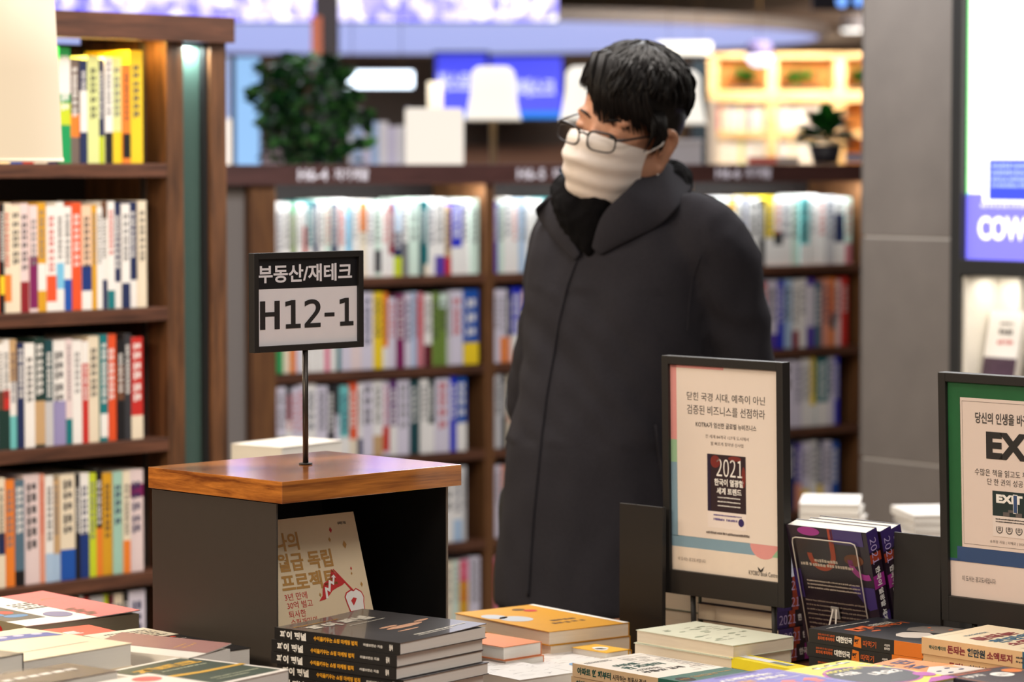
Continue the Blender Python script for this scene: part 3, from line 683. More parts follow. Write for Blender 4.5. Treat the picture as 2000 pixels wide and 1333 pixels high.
pr('pictured_book', [rect(.345, .305, .355, .275)], mat('dark plum print', (44, 26, 34), .5), .0006)
pr('pictured_spine', [rect(.345, .305, .03, .275)], mat('violet black print', (36, 24, 52), .5), .0008)
pr('pictured_book_glow', [disc(.42, .545, .045, .03), disc(.60, .565, .06, .012), disc(.68, .48, .018, .05)], mat('ember print', (120, 40, 34), .5), .0008)
pr('pictured_band', [rect(.345, .225, .355, .08)], mat('book band paper', (236, 222, 214), .5), .0006)
lettering(r, '2021', Vector(po) + Vector((.43 * pw, -0.0008, .475 * ph)), RX, RUP, .24 * pw, .085 * ph, WHITEP, 0, 'lettering', 'cjk'); pt('한국이 열광할', .41, .43, .27, .035, WHITEP, .03); pt('세계 트렌드', .43, .39, .23, .032, WHITEP, .03)
rgp = random.Random(3)
pr('small_print', sum([smudge(.44, y, .21, .006, rgp) for y in (.372, .352, .332)], []) , WHITEP, .001)
pr('small_print', sum([smudge(.40, .285, .26, .007, rgp), smudge(.40, .262, .10, .012, rgp), smudge(.52, .262, .10, .012, rgp)], []), mat('violet ink', (96, 80, 140), .6), .001)
pr('round_badge', [disc(.655, .262, .026, .019)], mat('indigo badge', (48, 36, 96), .5), .001)
pr('small_print', smudge(.33, .195, .40, .012, rgp), MATS['grey ink'], .001)
pt('이 도서는 광고도서입니다', .06, .048, .26, .018, MATS['grey ink']); pt('KYOBO Book Centre', .72, .02, .26, .022, INK_S)
pr('bird_mark', [[(.80, .062), (.83, .048), (.86, .066), (.845, .044), (.825, .036), (.808, .046)]], INK, .0006)

EXP = mat('poster paper cool', (224, 206, 196), 0.45, var=0.015)
r, pw, ph, po = poster('framed_poster', 'black framed poster headed EX with a dark green border', 1843, 726, 4.28, 0.235, 0.350, 2.3, 0, EXP)
DGR = mat('poster green', (22, 92, 48), 0.5, var=.2, scale=30); NVB = mat('poster blue', (48, 74, 118), 0.5, var=.15, scale=20)
pr('colour_field', [rect(0, .165, .1, .835), rect(.1, .93, .9, .07), rect(.93, .165, .07, .765)], DGR); pr('colour_field', [rect(.06, .165, .94, .07), rect(0, .165, .08, .012)], NVB, .0002)
pr('inner_card', [rect(.105, .235, .83, .695)], EXP, .0004); pr('card_rule', [rect(.118, .25, .002, .665), rect(.118, .913, .8, .002), rect(.118, .25, .8, .002)], MATS['grey ink'], .0006)
pt('당신의 인생을 바꿔 줄 부', .225, .815, .56, .052, INK_S, .02); pt('EX', .31, .655, .335, .125, INK, .05); pt('IT', .665, .655, .16, .125, INK, .05)
pt('수많은 책을 읽고도 부자가 되지', .215, .575, .60, .032, INK_S); pt('단 한 권의 성공 집약서', .315, .535, .42, .030, INK_S)
pr('pictured_book', [rect(.355, .36, .40, .14 + .01)], mat('ink green print', (26, 44, 44), .5), .0006); pr('pictured_book', [rect(.355, .395, .40, .11)], MATS['ink green print'], .0007)
pr('pictured_band', [rect(.355, .30, .40, .095)], mat('white band', (226, 212, 204), .5), .0009)
pr('pictured_floor', [rect(.44, .395, .05, .02), rect(.54, .395, .05, .02), rect(.48, .415, .04, .012)], mat('grey tile print', (96, 88, 86), .5), .001)
pt('EXIT', .385, .455, .21, .04, WHITEP, .06)
pr('pictured_door', [rect(.52, .412, .035, .088)], WHITEP, .0009); pr('pictured_door', [rect(.524, .416, .027, .08)], NVB, .0011)
pr('small_print', sum([smudge(.38, .378, .35, .006, rgp), smudge(.38, .366, .35, .006, rgp)], []), INK, .0012)
for cxm in (.41, .487, .565):
    pr('laurel_badge', [[(x, .335 + (y - .335) * .78) for x, y in q] for q in ringpolys(cxm, .335, .021, .027, 14, -1.2 * pi / 1, .2 * pi)], INK_S, .0012)
    pr('small_print', [rect(cxm - .012, .328, .024, .004), rect(cxm - .012, .335, .024, .004), rect(cxm - .012, .342, .024, .004)], INK_S, .0012)
pt('송희창 지음 | 지혜로 | 2020년', .33, .265, .30, .016, MATS['grey ink'])
pt('이 도서는 광고도서입니다', .10, .075, .27, .026, INK_S)

# --- black bookend plates beside the posters
def bookend(label, px_l, px_r, y_top, Y):
    p = at(px_l, y_top, Y); w = (at_plane(px_r, y_top, p, DA) - p).dot(DB)
    r = node('bookend', frame((p.x, p.y, TZ + .001), DB, DA), label, 'bookend', 'bookends beside the posters')
    h = p.z - TZ
    boxes('upright_plate', [(0, 0, 0, w, 0.004, h)], BLACKM, r, bevel=0.0008)
    boxes('foot_plate', [(0, 0.004, 0, w, 0.022, 0.002)], BLACKM, r)
    boxes('folded_edge', [(w - 0.004, 0.004, 0.002, w, 0.008, h)], BLACKM, r, bevel=0.0008)
bookend('tall narrow black metal bookend in front of the man', 1210, 1294, 984, 4.62)
bookend('wide black metal bookend against the dark green bordered poster', 1746, 1838, 1041, 4.34)

# --- piles of books lying on the tables
def rot2(v, a): return Vector((v.x * cos(a) - v.y * sin(a), v.x * sin(a) + v.y * cos(a), 0))
def pile(base, look, z_top, T, o='LL', A=None, B=None, C=None, D=None, d2=None, n=None, pages=None, cover='white', spine=None, bands=(), back=None, curl=0.0, deco=None, spdeco=None, group=None, name='paperback', seed=1):
    """left corner A, near corner B, right corner C, far corner D of the top cover, as pixels on the plane z_top"""
    rg = random.Random(seed)
    a, b, c, dd = [at_z(p[0], p[1], z_top) if p else None for p in (A, B, C, D)]
    if a is not None and b is not None: e1 = (b - a).normalized(); d1 = (b - a).length
    else: e1 = (c - dd).normalized(); d1 = (c - dd).length
    e2 = rot2(e1, pi / 2)
    if a is not None and d2 is None:
        src, tgt = (b, C) if C else (a, D)
        m = (tgt[0] - CX) / FPX
        # solve for the width along e2 so that the far end falls on the measured column
        k = (m * (src.y) - src.x) / (e2.x - m * e2.y); d2 = k
    if a is None: a = dd - e2 * d2
    if n is None: n = max(1, round((z_top - TZ) / T))
    T = (z_top - TZ) / max(1, round((z_top - TZ) / T))
    for i in range(n):
        j = Vector((0, 0, 0)) if i == 0 else (e1 * rg.uniform(-.006, .003) + e2 * rg.uniform(-.002, .003))
        dl = 0 if i == 0 else rg.uniform(-.012, .012)
        f1, f2 = rot2(e1, dl), rot2(e2, dl)
        P = a + j; P.z = z_top - (i + 1) * T + .0012
        if o == 'LL': X, Y, O, L, W = f2, -f1, P + f1 * d1, d1, d2
        elif o == 'LR': X, Y, O, L, W = -f1, -f2, P + f1 * d1 + f2 * d2, d2, d1
        elif o == 'UR': X, Y, O, L, W = -f2, f1, P + f2 * d2, d1, d2
        else: X, Y, O, L, W = f1, f2, P, d2, d1
        M = frame(O, X, Y)
        if n == 1: lab = look + ', ' + base
        else: lab = '%s, %s in pile %s' % (look, 'topmost' if i == 0 else ORD[i], base)
        r = book(name, lab, M, L, W, T - 0.0004, cover, bands, pages, group or ('pile ' + base), curl if i == 0 else 0.0, spine, None, 'book', back)
        if i == 0 and deco: deco(r, L, W, T - 0.0004 + 0.0003)
        if spdeco and i < 6: spdeco(r, L, W, T - 0.0004)
    return e1, d1, d2
def T_(r, body, x, y, w, h, z, m, bold=0.02, n='lettering'): return lettering(r, body, (x, y, z), X_, Y_, w, h, m, bold, n)
def S_(r, body, L, T, y, z, w, h, m, bold=0.02):
    """spine lettering: y = distance from the head, z = fraction of the thickness"""
    return lettering(r, body, (-0.0012, L - y, T * z), -Y_, Vector((0, 0, 1)), w, h, m, bold, 'spine_lettering')
def G_(r, n, polys, z, m, e=0.0): return shapes(r, n, polys, (0, 0, z), X_, Y_, m, e)
AMBER = mat('amber ink', (232, 164, 30), .5); TEALI = mat('deep teal ink', (16, 74, 66), .5)

# black covered pile in the middle
def deco_pie(r, L, W, z):
    G_(r, 'cloud_glow', [disc(W * .60, L * .38, W * .20, L * .035), disc(W * .50, L * .44, W * .10, L * .02), disc(W * .85, L * .42, W * .08, L * .02), disc(W * .5, L * .28, W * .12, L * .012)], z, mat('sunset print', (176, 128, 96), .6, var=.3, scale=60))
    T_(r, '파이 퍼널', W * .10, L * .72, W * .66, L * .13, z + .0002, mat('silver ink', (206, 200, 188), .5), .06)
    G_(r, 'small_print', smudge(W * .06, L * .88, W * .5, L * .022, random.Random(2)), z, GOLD); G_(r, 'small_print', smudge(W * .38, L * .66, W * .4, L * .012, random.Random(4)) + smudge(W * .35, L * .12, W * .6, L * .02, random.Random(5)) + smudge(W * .35, L * .09, W * .4, L * .012, random.Random(6)), z, MATS['silver ink'])
def sp_pie(r, L, W, T):
    S_(r, '파이 퍼널', L, T, .010, .16, .045, T * .66, WHITEP, .05)
    S_(r, '수익을키우는 쇼핑 마케팅 법칙', L, T, .068, .30, .074, T * .40, AMBER, .04)
    S_(r, '러셀브런슨 지음', L, T, .152, .38, .032, T * .24, WHITEP, .02); S_(r, '윌북', L, T, .195, .26, .006, T * .52, WHITEP, .03)
pile('in front of the display box', 'black spined paperback', .942, .0163, A=(537, 1227), B=(782, 1258), C=(950, 1223), cover=mat('smoke grey cover', (78, 76, 78), .28, var=.25, scale=14, coat=.5), spine=mat('black spine', (26, 22, 20), .4), curl=.004, deco=deco_pie, spdeco=sp_pie, seed=4)

# white apartment book
def deco_apt(r, L, W, z):
    G_(r, 'green_band', [rect(0, 0, W, L * .24)], z, mat('sea green cover', (74, 120, 112), .45)); G_(r, 'band_stripes', [rect(0, L * (.02 + .024 * k), W, L * .005) for k in range(9)], z, mat('dark sea green', (44, 92, 86), .45), .0001)
    G_(r, 'round_badge', [disc(W * .14, L * .09, W * .10, L * .07)], z, INK, .0002); T_(r, '부동산', W * .07, L * .08, W * .14, L * .03, z + .0004, GOLD); G_(r, 'small_print', smudge(W * .3, L * .13, W * .6, L * .014, random.Random(1)) + smudge(W * .3, L * .10, W * .35, L * .014, random.Random(2)), z, GOLD, .0002)
    T_(r, '아파트', W * .16, L * .68, W * .34, L * .085, z, TEALI, .04); T_(r, '한 채부터', W * .14, L * .575, W * .56, L * .095, z, TEALI, .04)
    T_(r, '시작하는', W * .14, L * .49, W * .36, L * .06, z, INK, .01); T_(r, '부동산 절세', W * .12, L * .41, W * .58, L * .065, z, INK, .04)
    lw = .0007; wn = []
    for (cx_, cy_) in ((.62, .86), (.80, .85), (.70, .76), (.88, .72), (.88, .62), (.88, .52), (.88, .42)):
        x, y, a, b = W * cx_, L * cy_, W * .055, L * .032
        wn += [rect(x - a, y - b, 2 * a, lw), rect(x - a, y + b, 2 * a, lw), rect(x - a, y - b, lw, 2 * b), rect(x + a, y - b, lw, 2 * b), rect(x - a, y, 2 * a, lw), rect(x, y - b, lw, 2 * b)]
    wn += [rect(W * .55, L * .93, W * .42, lw), rect(W * .97, L * .30, lw, L * .63), rect(W * .94, L * .30, lw, L * .60), rect(W * .55, L * .66, lw, L * .27), rect(W * .74, L * .30, lw, L * .10), rect(W * .62, L * .30, W * .12, lw), rect(W * .74, L * .40, W * .10, lw), rect(W * .84, L * .30, lw, L * .10)]
    G_(r, 'window_drawing', wn, z, INK)
    G_(r, 'small_print', smudge(W * .06, L * .93, W * .36, L * .013, random.Random(8)) + smudge(W * .06, L * .905, W * .38, L * .013, random.Random(9)), z, INK_S)
def sp_apt(r, L, W, T):
    S_(r, '아파트 한 채부터', L, T, .010, .22, .066, T * .56, TEALI, .045); S_(r, '시작하는 부동산 절세', L, T, .079, .24, .064, T * .46, INK, .02)
pile('beside the purple book', 'white paperback with green titles', .856, .0185, A=(1119, 1297), B=(1341, 1336), C=(1475, 1291), cover=mat('white cover', (236, 230, 222), .4), spine=mat('beige spine', (206, 178, 142), .5), bands=[(mat('sea green spine', (30, 92, 80), .45), 0, .24)], deco=deco_apt, spdeco=sp_apt)

# black and orange pile
def deco_land(r, L, W, z):
    G_(r, 'orange_foot', [rect(0, 0, W, L * .03), [(W * .5, L * .03), (W, L * .03), (W, L * .22)]], z, mat('orange cover', (222, 120, 36), .45))
    ti = [rect(W * .16, L * .70, W * .035, L * .14), rect(W * .16, L * .70, W * .2, L * .03), rect(W * .16, L * .81, W * .2, L * .03), rect(W * .33, L * .70, W * .035, L * .14), rect(W * .42, L * .66, W * .04, L * .2), rect(W * .42, L * .74, W * .09, L * .03)]
    T_(r, '땅', W * .16, L * .55, W * .34, L * .26, z, mat('burnt orange ink', (214, 98, 38), .5), .04)
    T_(r, '대한민국', W * .52, L * .74, W * .32, L * .07, z, MATS['silver ink'], .03); T_(r, '따먹기', W * .52, L * .66, W * .40, L * .08, z, MATS['burnt orange ink'], .02)
    hand = [(.30, .38), (.40, .44), (.52, .45), (.60, .40), (.66, .30), (.58, .22), (.44, .18), (.34, .22), (.28, .30)]
    G_(r, 'white_cuff', [[(x * W - W * .10, y * L - L * .02) for x, y in hand]], z, mat('pale print', (204, 194, 184), .5), .0001)
    G_(r, 'grey_figure', [[(W * .52, L * .46), (W * .66, L * .52), (W * .84, L * .50), (W * .96, L * .38), (W * .97, L * .22), (W * .80, L * .12), (W * .62, L * .18), (W * .56, L * .30)]], z, mat('mid grey print', (104, 96, 90), .5, var=.2, scale=200), .0002)
    G_(r, 'figure_mark', [disc(W * .80, L * .42, W * .02, L * .012), disc(W * .84, L * .26, W * .03, L * .012), disc(W * .70, L * .34, W * .02, L * .01)], z, MATS['burnt orange ink'], .0004)
    G_(r, 'small_print', smudge(W * .1, L * .90, W * .62, L * .014, random.Random(3)), z, WHITEP)
def sp_land(r, L, W, T):
    S_(r, '토지에 투자하라', L, T, .016, .28, .030, T * .26, MATS['burnt orange ink'], .03); S_(r, '진짜 부자가 되고 싶다면', L, T, .016, .60, .030, T * .16, MATS['burnt orange ink'], .02)
    S_(r, '대한민국', L, T, .049, .28, .028, T * .46, WHITEP, .04)
    lettering(r, '땅', (-0.0016, L - .0815, T * .30), -Y_, Vector((0, 0, 1)), .0085, T * .42, INK, .05, 'spine_lettering')
    shapes(r, 'orange_tile', [[(.0795, T * .16), (.0935, T * .10), (.0925, T * .86), (.0815, T * .94)]], (-0.0012, L, 0), -Y_, Vector((0, 0, 1)), mat('orange cover', (222, 120, 36), .45), .0001)
    S_(r, '따먹기', L, T, .096, .24, .023, T * .46, MATS['burnt orange ink'], .01)
    S_(r, '서상하', L, T, .133, .48, .010, T * .18, WHITEP, .02); S_(r, '홍희창', L, T, .133, .24, .010, T * .18, WHITEP, .02)
    S_(r, '돌담', L, T, .198, .22, .008, T * .42, INK, .06)
pile('beside the cream pile', 'black and orange paperback', .898, .0196, A=(1581, 1229), B=(1806, 1261), D=(1718, 1194), cover=mat('blue black cover', (36, 38, 44), .4), spine=mat('black spine matt', (32, 31, 32), .5), bands=[(mat('orange cover', (222, 120, 36), .45), 0, .255)], deco=deco_land, spdeco=sp_land, seed=3)

# cream pile
WINE = mat('wine ink', (132, 44, 52), .5); STEEL = mat('steel blue ink', (34, 92, 122), .5)
def deco_land2(r, L, W, z):
    T_(r, '돈되는', W * .22, L * .62, W * .60, L * .125, z, WINE, .05); T_(r, '천만원', W * .24, L * .48, W * .62, L * .125, z, STEEL, .05); T_(r, '소액토지', W * .22, L * .345, W * .70, L * .115, z, WINE, .05)
    T_(r, '박사오케이의', W * .32, L * .80, W * .34, L * .04, z, STEEL, .02, 'author_name'); G_(r, 'blue_corner', [[(0, 0), (W, 0), (W, L * .17), (W * .3, L * .14), (0, L * .135)]], z, STEEL)
    G_(r, 'line_drawing', [rect(W * .1, L * .24, W * .06, .0006), rect(W * .16, L * .24, .0006, L * .03), rect(W * .3, L * .26, W * .08, .0006), rect(W * .1, L * .93, W * .4, .0004)], z, INK)
def sp_land2(r, L, W, T):
    S_(r, '박사오케이의', L, T, .013, .34, .028, T * .26, TEALI, .03); S_(r, '돈되는', L, T, .044, .24, .030, T * .50, WINE, .04); S_(r, '천만원', L, T, .077, .24, .030, T * .50, mat('deep blue ink', (22, 52, 66), .5), .04); S_(r, '소액토지', L, T, .110, .22, .042, T * .50, WINE, .04)
    G_spine = smudge(.158, T * .3, .016, T * .12, random.Random(1)) + smudge(.158, T * .55, .016, T * .12, random.Random(2))
    shapes(r, 'small_print', G_spine, (-0.0012, L, 0), -Y_, Vector((0, 0, 1)), INK_S)
pile('under the green poster', 'cream paperback with wine red title', .912, .0206, A=(1801, 1246), B=(2038, 1281), D=(1936, 1209), cover=mat('ivory cover', (232, 214, 182), .45), spine=mat('sand spine', (222, 184, 136), .5), bands=[(STEEL, 0, .165)], deco=deco_land2, spdeco=sp_land2, curl=.002, seed=6)

# mustard book and its neighbours behind the black pile
def deco_must(r, L, W, z):
    G_(r, 'white_margin', [rect(W * .0, 0, W * .06, L)], z, WHITEP)
    G_(r, 'dark_lettering', [[(x, y) for x, y in q] for q in smudge(W * .25, L * .62, W * .3, L * .05, random.Random(2)) + smudge(W * .25, L * .72, W * .4, L * .05, random.Random(3))], z, mat('umber print', (92, 62, 20), .5))
    G_(r, 'pictured_hills', [disc(W * .75, L * .45, W * .16, L * .12), disc(W * .85, L * .30, W * .12, L * .1)], z, mat('pale blue print', (186, 192, 200), .5)); G_(r, 'red_badge', [disc(W * .30, L * .22, W * .07, L * .045)], z, REDI, .0001); G_(r, 'dark_badge', [disc(W * .36, L * .14, W * .07, L * .04)], z, MATS['umber print'], .0001)
pile('behind the black pile', 'mustard covered paperback', .862, .0206, 'UR', A=(888, 1199), B=(1072, 1236), C=(1230, 1223), cover=mat('mustard cover', (212, 152, 30), .45), pages=PAGES_C, deco=deco_must, seed=5)
pile('between black pile and mustard', 'orange covered paperback', .858, .0193, 'UR', C=(1057, 1255), D=(952, 1238), d2=.075, cover=mat('apricot cover', (226, 140, 90), .45), seed=2)
pile('below the mustard book', 'small yellow and white paperback', .838, .019, 'UR', A=(1117, 1266), B=(1184, 1277), D=(1162, 1256), cover=mat('warm yellow cover', (240, 184, 50), .45), deco=lambda r, L, W, z: G_(r, 'white_cloud', [disc(W * .5, L * .5, W * .25, L * .18), disc(W * .65, L * .62, W * .2, L * .15)], z, WHITEP), seed=2)
def deco_sketch(r, L, W, z):
    rs = random.Random(9); q = []
    for k in range(46):
        x, y, a, l = W * rs.uniform(.08, .9), L * rs.uniform(.08, .9), rs.uniform(-.5, .5), rs.uniform(.004, .02)
        q.append([(x, y), (x + l * cos(a), y + l * sin(a)), (x + l * cos(a), y + l * sin(a) + .0005), (x, y + .0005)])
    G_(r, 'pen_sketch', q, z, INK_S)
pile('right of the black pile', 'white paperback with pen sketch', .835, .0175, 'UR', D=(983, 1288), C=(1122, 1315), d2=.10, cover=mat('chalk cover', (232, 230, 228), .45), deco=deco_sketch, seed=8)
def deco_sketch2(r, L, W, z):
    deco_sketch(r, L, W, z); G_(r, 'blue_oval', [disc(W * .6, L * .6, W * .12, L * .1)], z, mat('cornflower print', (120, 164, 208), .5), .0001)
pile('behind the apartment book', 'white paperback with blue oval', .829, .0145, 'UR', A=(990, 1290), B=(1150, 1319), D=(1108, 1281), cover=MATS['chalk cover'], deco=deco_sketch2, seed=9)
def deco_leafy(r, L, W, z):
    rs = random.Random(4); q = []
    for k in range(16):
        x, y = W * rs.uniform(.1, .9), L * rs.uniform(.15, .85); q.append(disc(x, y, W * rs.uniform(.02, .08), L * rs.uniform(.008, .02), 9))
    G_(r, 'ink_leaves', q, z, mat('sage print', (150, 160, 140), .5)); G_(r, 'ink_strokes', [rect(W * rs.uniform(.1, .8), L * rs.uniform(.1, .8), W * .1, L * .006) for k in range(14)], z, INK_S, .0001)
pile('under the trend poster', 'pale green paperback with ink leaves', .875, .0178, 'UR', A=(1242, 1232), B=(1432, 1263), C=(1553, 1257), cover=mat('pale celadon cover', (222, 226, 206), .45), pages=PAGES_C, deco=deco_leafy, seed=7)
pile('behind the mustard book', 'thin coral pink book', .826, .0130, 'UR', D=(1162, 1207), C=(1284, 1229), d2=.05, cover=mat('coral cover', (196, 116, 108), .45), seed=7)

# front right: yellow, purple, orange and navy covers
def deco_y1(r, L, W, z):
    G_(r, 'white_panel', [rect(W * .30, L * .30, W * .45, L * .55)], z, mat('cool white print', (226, 228, 226), .5)); G_(r, 'street_print', [rect(W * .34, L * .30, W * .30, L * .16)], z, mat('street print', (120, 128, 110), .5, var=.5, scale=300), .0002)
YEL = mat('lemon cover', (240, 222, 40), .4)
pile('behind the purple book', 'plain yellow paperback', .858, .0153, 'LL', D=(1414, 1271), C=(1628, 1313), d2=.034, cover=YEL, deco=deco_y1, seed=1)
def deco_y2(r, L, W, z):
    G_(r, 'purple_ring', [disc(W * .52, L * .46, W * .46, L * .35)], z, mat('orchid print', (176, 60, 164), .5)); G_(r, 'black_oval', [disc(W * .52, L * .46, W * .43, L * .325)], z, mat('oval black', (36, 33, 38), .5), .0002)
    T_(r, '2021년', W * .22, L * .68, W * .52, L * .07, z + .0004, YEL, .03); T_(r, '지금', W * .24, L * .54, W * .28, L * .11, z + .0004, WHITEP, .05); T_(r, '내요?', W * .52, L * .40, W * .38, L * .13, z + .0004, WHITEP, .05)
    G_(r, 'purple_badge', [disc(W * .90, L * .24, W * .10, L * .085)], z, MATS['orchid print'], .0003); G_(r, 'purple_foot', [[(W * .55, 0), (W, 0), (W, L * .10), (W * .8, L * .12)]], z, MATS['orchid print'], .0001)
    for k in range(3):
        x, y = W * (.40 + .20 * k), L * (.885 + .02 * k)
        G_(r, 'drawn_face', [disc(x, y, W * .045, L * .028)], z, WHITEP, .0001); G_(r, 'drawn_hair', [[(x - W * .05, y + L * .012), (x + W * .03, y + L * .014), (x + W * .05, y + L * .03), (x - W * .02, y + L * .036)]], z, INK, .0003); G_(r, 'drawn_body', [rect(x + W * .03, y - L * .02, W * .09, L * .02)], z, mat('sky print', (130, 176, 206), .5), .0002)
    G_(r, 'drawn_street', [rect(W * .9, L * (.80 - .06 * k), W * .06, L * .03) for k in range(5)], z, mat('pale street', (190, 200, 180), .5), .0001)
pile('before the black orange pile', 'yellow paperback with black oval', .92, .0195, 'LL', D=(1653, 1291), C=(1872, 1325), d2=.132, cover=YEL, deco=deco_y2, seed=2)
def deco_pur(r, L, W, z):
    T_(r, '시작하는', W * .20, L * .80, W * .62, L * .08, z, WHITEP, .04); T_(r, '오르는', W * .22, L * .68, W * .24, L * .08, z, AMBER, .04); T_(r, '부동산', W * .50, L * .68, W * .34, L * .08, z, WHITEP, .04)
    G_(r, 'white_rule', [rect(W * .95, L * .1, .0012, L * .7), rect(W * .84, L * .80, W * .11, .0012)], z, WHITEP); G_(r, 'small_print', smudge(W * .6, L * .62, W * .3, L * .014, random.Random(3)), z, WHITEP)
    G_(r, 'red_arrows', [[(W * .5, L * .5), (W * .62, L * .58), (W * .72, L * .52), (W * .66, L * .5), (W * .66, L * .4), (W * .56, L * .4), (W * .56, L * .5)], [(W * .72, L * .46), (W * .84, L * .54), (W * .93, L * .47), (W * .88, L * .46), (W * .88, L * .36), (W * .78, L * .36), (W * .78, L * .46)]], z, mat('coral ink', (220, 96, 92), .5))
    G_(r, 'roof_outline', [rect(W * .3, L * .955, W * .5, L * .02), rect(W * .68, L * .97, W * .1, L * .018)], z, mat('indigo print', (54, 42, 110), .5))
pile('at the near edge', 'purple paperback with white title', .928, .018, 'LL', D=(1502, 1307), C=(1710, 1340), d2=.15, cover=mat('purple cover', (92, 78, 176), .4), deco=deco_pur, seed=3)
def deco_or(r, L, W, z):
    NAVI = mat('navy ink', (40, 24, 80), .5)
    for (x, y, s) in ((.12, .72, '하'), (.40, .74, '루'), (.70, .76, '만'), (.26, .52, '에'), (.58, .54, '끝')):
        T_(r, s, W * x, L * y, W * .22, L * .16, z, NAVI, .04)
    G_(r, 'white_house', [[(W * .42, L * .06), (W * .98, L * .06), (W * .98, L * .40), (W * .74, L * .52), (W * .44, L * .36)]], z, mat('house print', (222, 214, 206), .5), .0001); G_(r, 'house_windows', [disc(W * x, L * y, W * .035, L * .02) for x, y in ((.6, .33), (.78, .36), (.62, .22), (.82, .24))], z, NAVI, .0003)
    G_(r, 'peach_roof', [[(W * .80, L * .42), (W * .95, L * .44), (W * .90, L * .28)]], z, mat('peach print', (240, 178, 130), .5), .0003)
pile('between the yellow and cream piles', 'orange paperback with navy title', .89, .0206, 'LL', D=(1756, 1287), C=(1945, 1310), d2=.15, cover=mat('bright orange cover', (238, 140, 54), .4), deco=deco_or, seed=4)
def deco_nav(r, L, W, z):
    G_(r, 'orange_oval', [disc(W * .86, L * .78, W * .12, L * .09)], z, mat('orange cover', (222, 120, 36), .45)); G_(r, 'white_oval', [disc(W * .58, L * .70, W * .14, L * .105)], z, WHITEP); G_(r, 'small_print', smudge(W * .5, L * .71, W * .16, L * .018, random.Random(3)) + smudge(W * .5, L * .67, W * .16, L * .018, random.Random(4)), z, INK_S, .0002)
    G_(r, 'gold_border', [rect(0, L * .965, W, L * .012), rect(W * .03, 0, W * .012, L)], z, mat('orange cover', (222, 120, 36), .45), .0001); G_(r, 'gold_lettering', smudge(W * .12, L * .90, W * .6, L * .035, random.Random(7)), z, MATS['burnt orange ink'])
    T_(r, '부자', W * .10, L * .74, W * .3, L * .10, z, WHITEP, .03)
pile('under the cream pile', 'dark navy paperback with two ovals', .92, .020, 'LL', D=(1954, 1303), C=(2130, 1332), d2=.11, cover=mat('night navy cover', (40, 34, 50), .4), deco=deco_nav, seed=5)

# left group
def deco_mag(r, L, W, z):
    G_(r, 'pink_field', [rect(W * .62, 0, W * .38, L)], z, mat('watermelon print', (222, 104, 112), .45)); G_(r, 'dark_block', [rect(0, L * .20, W * .34, L * .6)], z, mat('slate print', (58, 62, 70), .45))
    G_(r, 'blue_shapes', [disc(W * .2, L * .34, W * .1, L * .05), disc(W * .12, L * .44, W * .04, L * .06)], z, mat('azure print', (30, 120, 180), .45), .0002); G_(r, 'red_shape', [disc(W * .22, L * .48, W * .06, L * .06)], z, REDI, .0002)
    G_(r, 'violet_arc', [disc(W * .48, L * .24, W * .10, L * .10)], z, mat('periwinkle print', (110, 112, 160), .45), .0002); G_(r, 'dark_lettering', sum([smudge(W * .42, L * (.5 + .06 * k), W * .2, L * .03, random.Random(k)) for k in range(4)], []), z, INK, .0001)
    G_(r, 'pictured_people', sum([[disc(W * (.66 + .02 * (k % 3)), L * (.10 + .035 * k), W * .05, L * .014)] for k in range(8)], []), z, mat('brown print', (96, 66, 58), .5, var=.5, scale=200), .0002); G_(r, 'orange_arc', ringpolys(W * .8, L * .7, W * .05, W * .06, 14, 0, pi), z, mat('orange cover', (222, 120, 36), .45), .0002)
def sp_mag(r, L, W, T):
    shapes(r, 'spine_badges', [disc(L * .72, T * .6, .012, T * .22), disc(L * .42, T * .6, .012, T * .22)], (-0.0012, L, 0), -Y_, Vector((0, 0, 1)), REDI)
    shapes(r, 'spine_badge', [disc(L * .57, T * .6, .012, T * .22)], (-0.0012, L, 0), -Y_, Vector((0, 0, 1)), INK)
pile('at the far left of the table', 'thick pink and white magazine', .90, .034, 'LL', D=(83, 1161), C=(274, 1199), d2=.19, cover=mat('magazine white', (236, 232, 230), .4), spine=mat('khaki spine', (150, 140, 112), .5), pages=paper_edge('tinted page edges', (164, 160, 138), .7), curl=.004, deco=deco_mag, spdeco=sp_mag, name='magazine', seed=2)
def deco_red(r, L, W, z): T_(r, '아파트', W * .2, L * .55, W * .5, L * .2, z, WHITEP, .04); G_(r, 'small_print', smudge(W * .3, L * .35, W * .5, L * .05, random.Random(2)), z, INK)
pile('between magazine and display box', 'red paperback with white lettering', .895, .019, 'LL', D=(174, 1222), C=(283, 1247), d2=.15, cover=mat('scarlet cover', (222, 70, 60), .4), deco=deco_red, seed=3)
def deco_flx(r, L, W, z):
    G_(r, 'cream_head', [rect(0, L * .66, W, L * .34)], z, mat('cream print', (226, 216, 196), .5)); G_(r, 'dark_lettering', sum([smudge(W * .2, L * (.70 + .05 * k), W * .7, L * .028, random.Random(k)) for k in range(5)], []), z, INK, .0001)
    T_(r, 'flix', W * .15, L * .40, W * .7, L * .12, z, WHITEP, .05); G_(r, 'red_bars', [rect(W * (.3 + .12 * k), L * .60, W * .08, L * .03) for k in range(5)] + [rect(W * .5, L * .26, W * .2, L * .02)], z, mat('red bar ink', (208, 70, 50), .5)); G_(r, 'blue_bars', [rect(W * .6, L * .55, W * .2, L * .012), rect(W * .4, L * .22, W * .3, L * .012)], z, mat('pale cyan ink', (130, 190, 196), .5)); G_(r, 'rule', [rect(W * .1, L * .53, W * .8, L * .006), rect(W * .1, L * .36, W * .8, L * .006)], z, WHITEP)
pile('against the box side panel', 'black paperback with cream head', .91, .0275, 'LL', D=(280, 1228), C=(490, 1267), d2=.10, cover=mat('ink black cover', (26, 25, 28), .4), deco=deco_flx, seed=3)
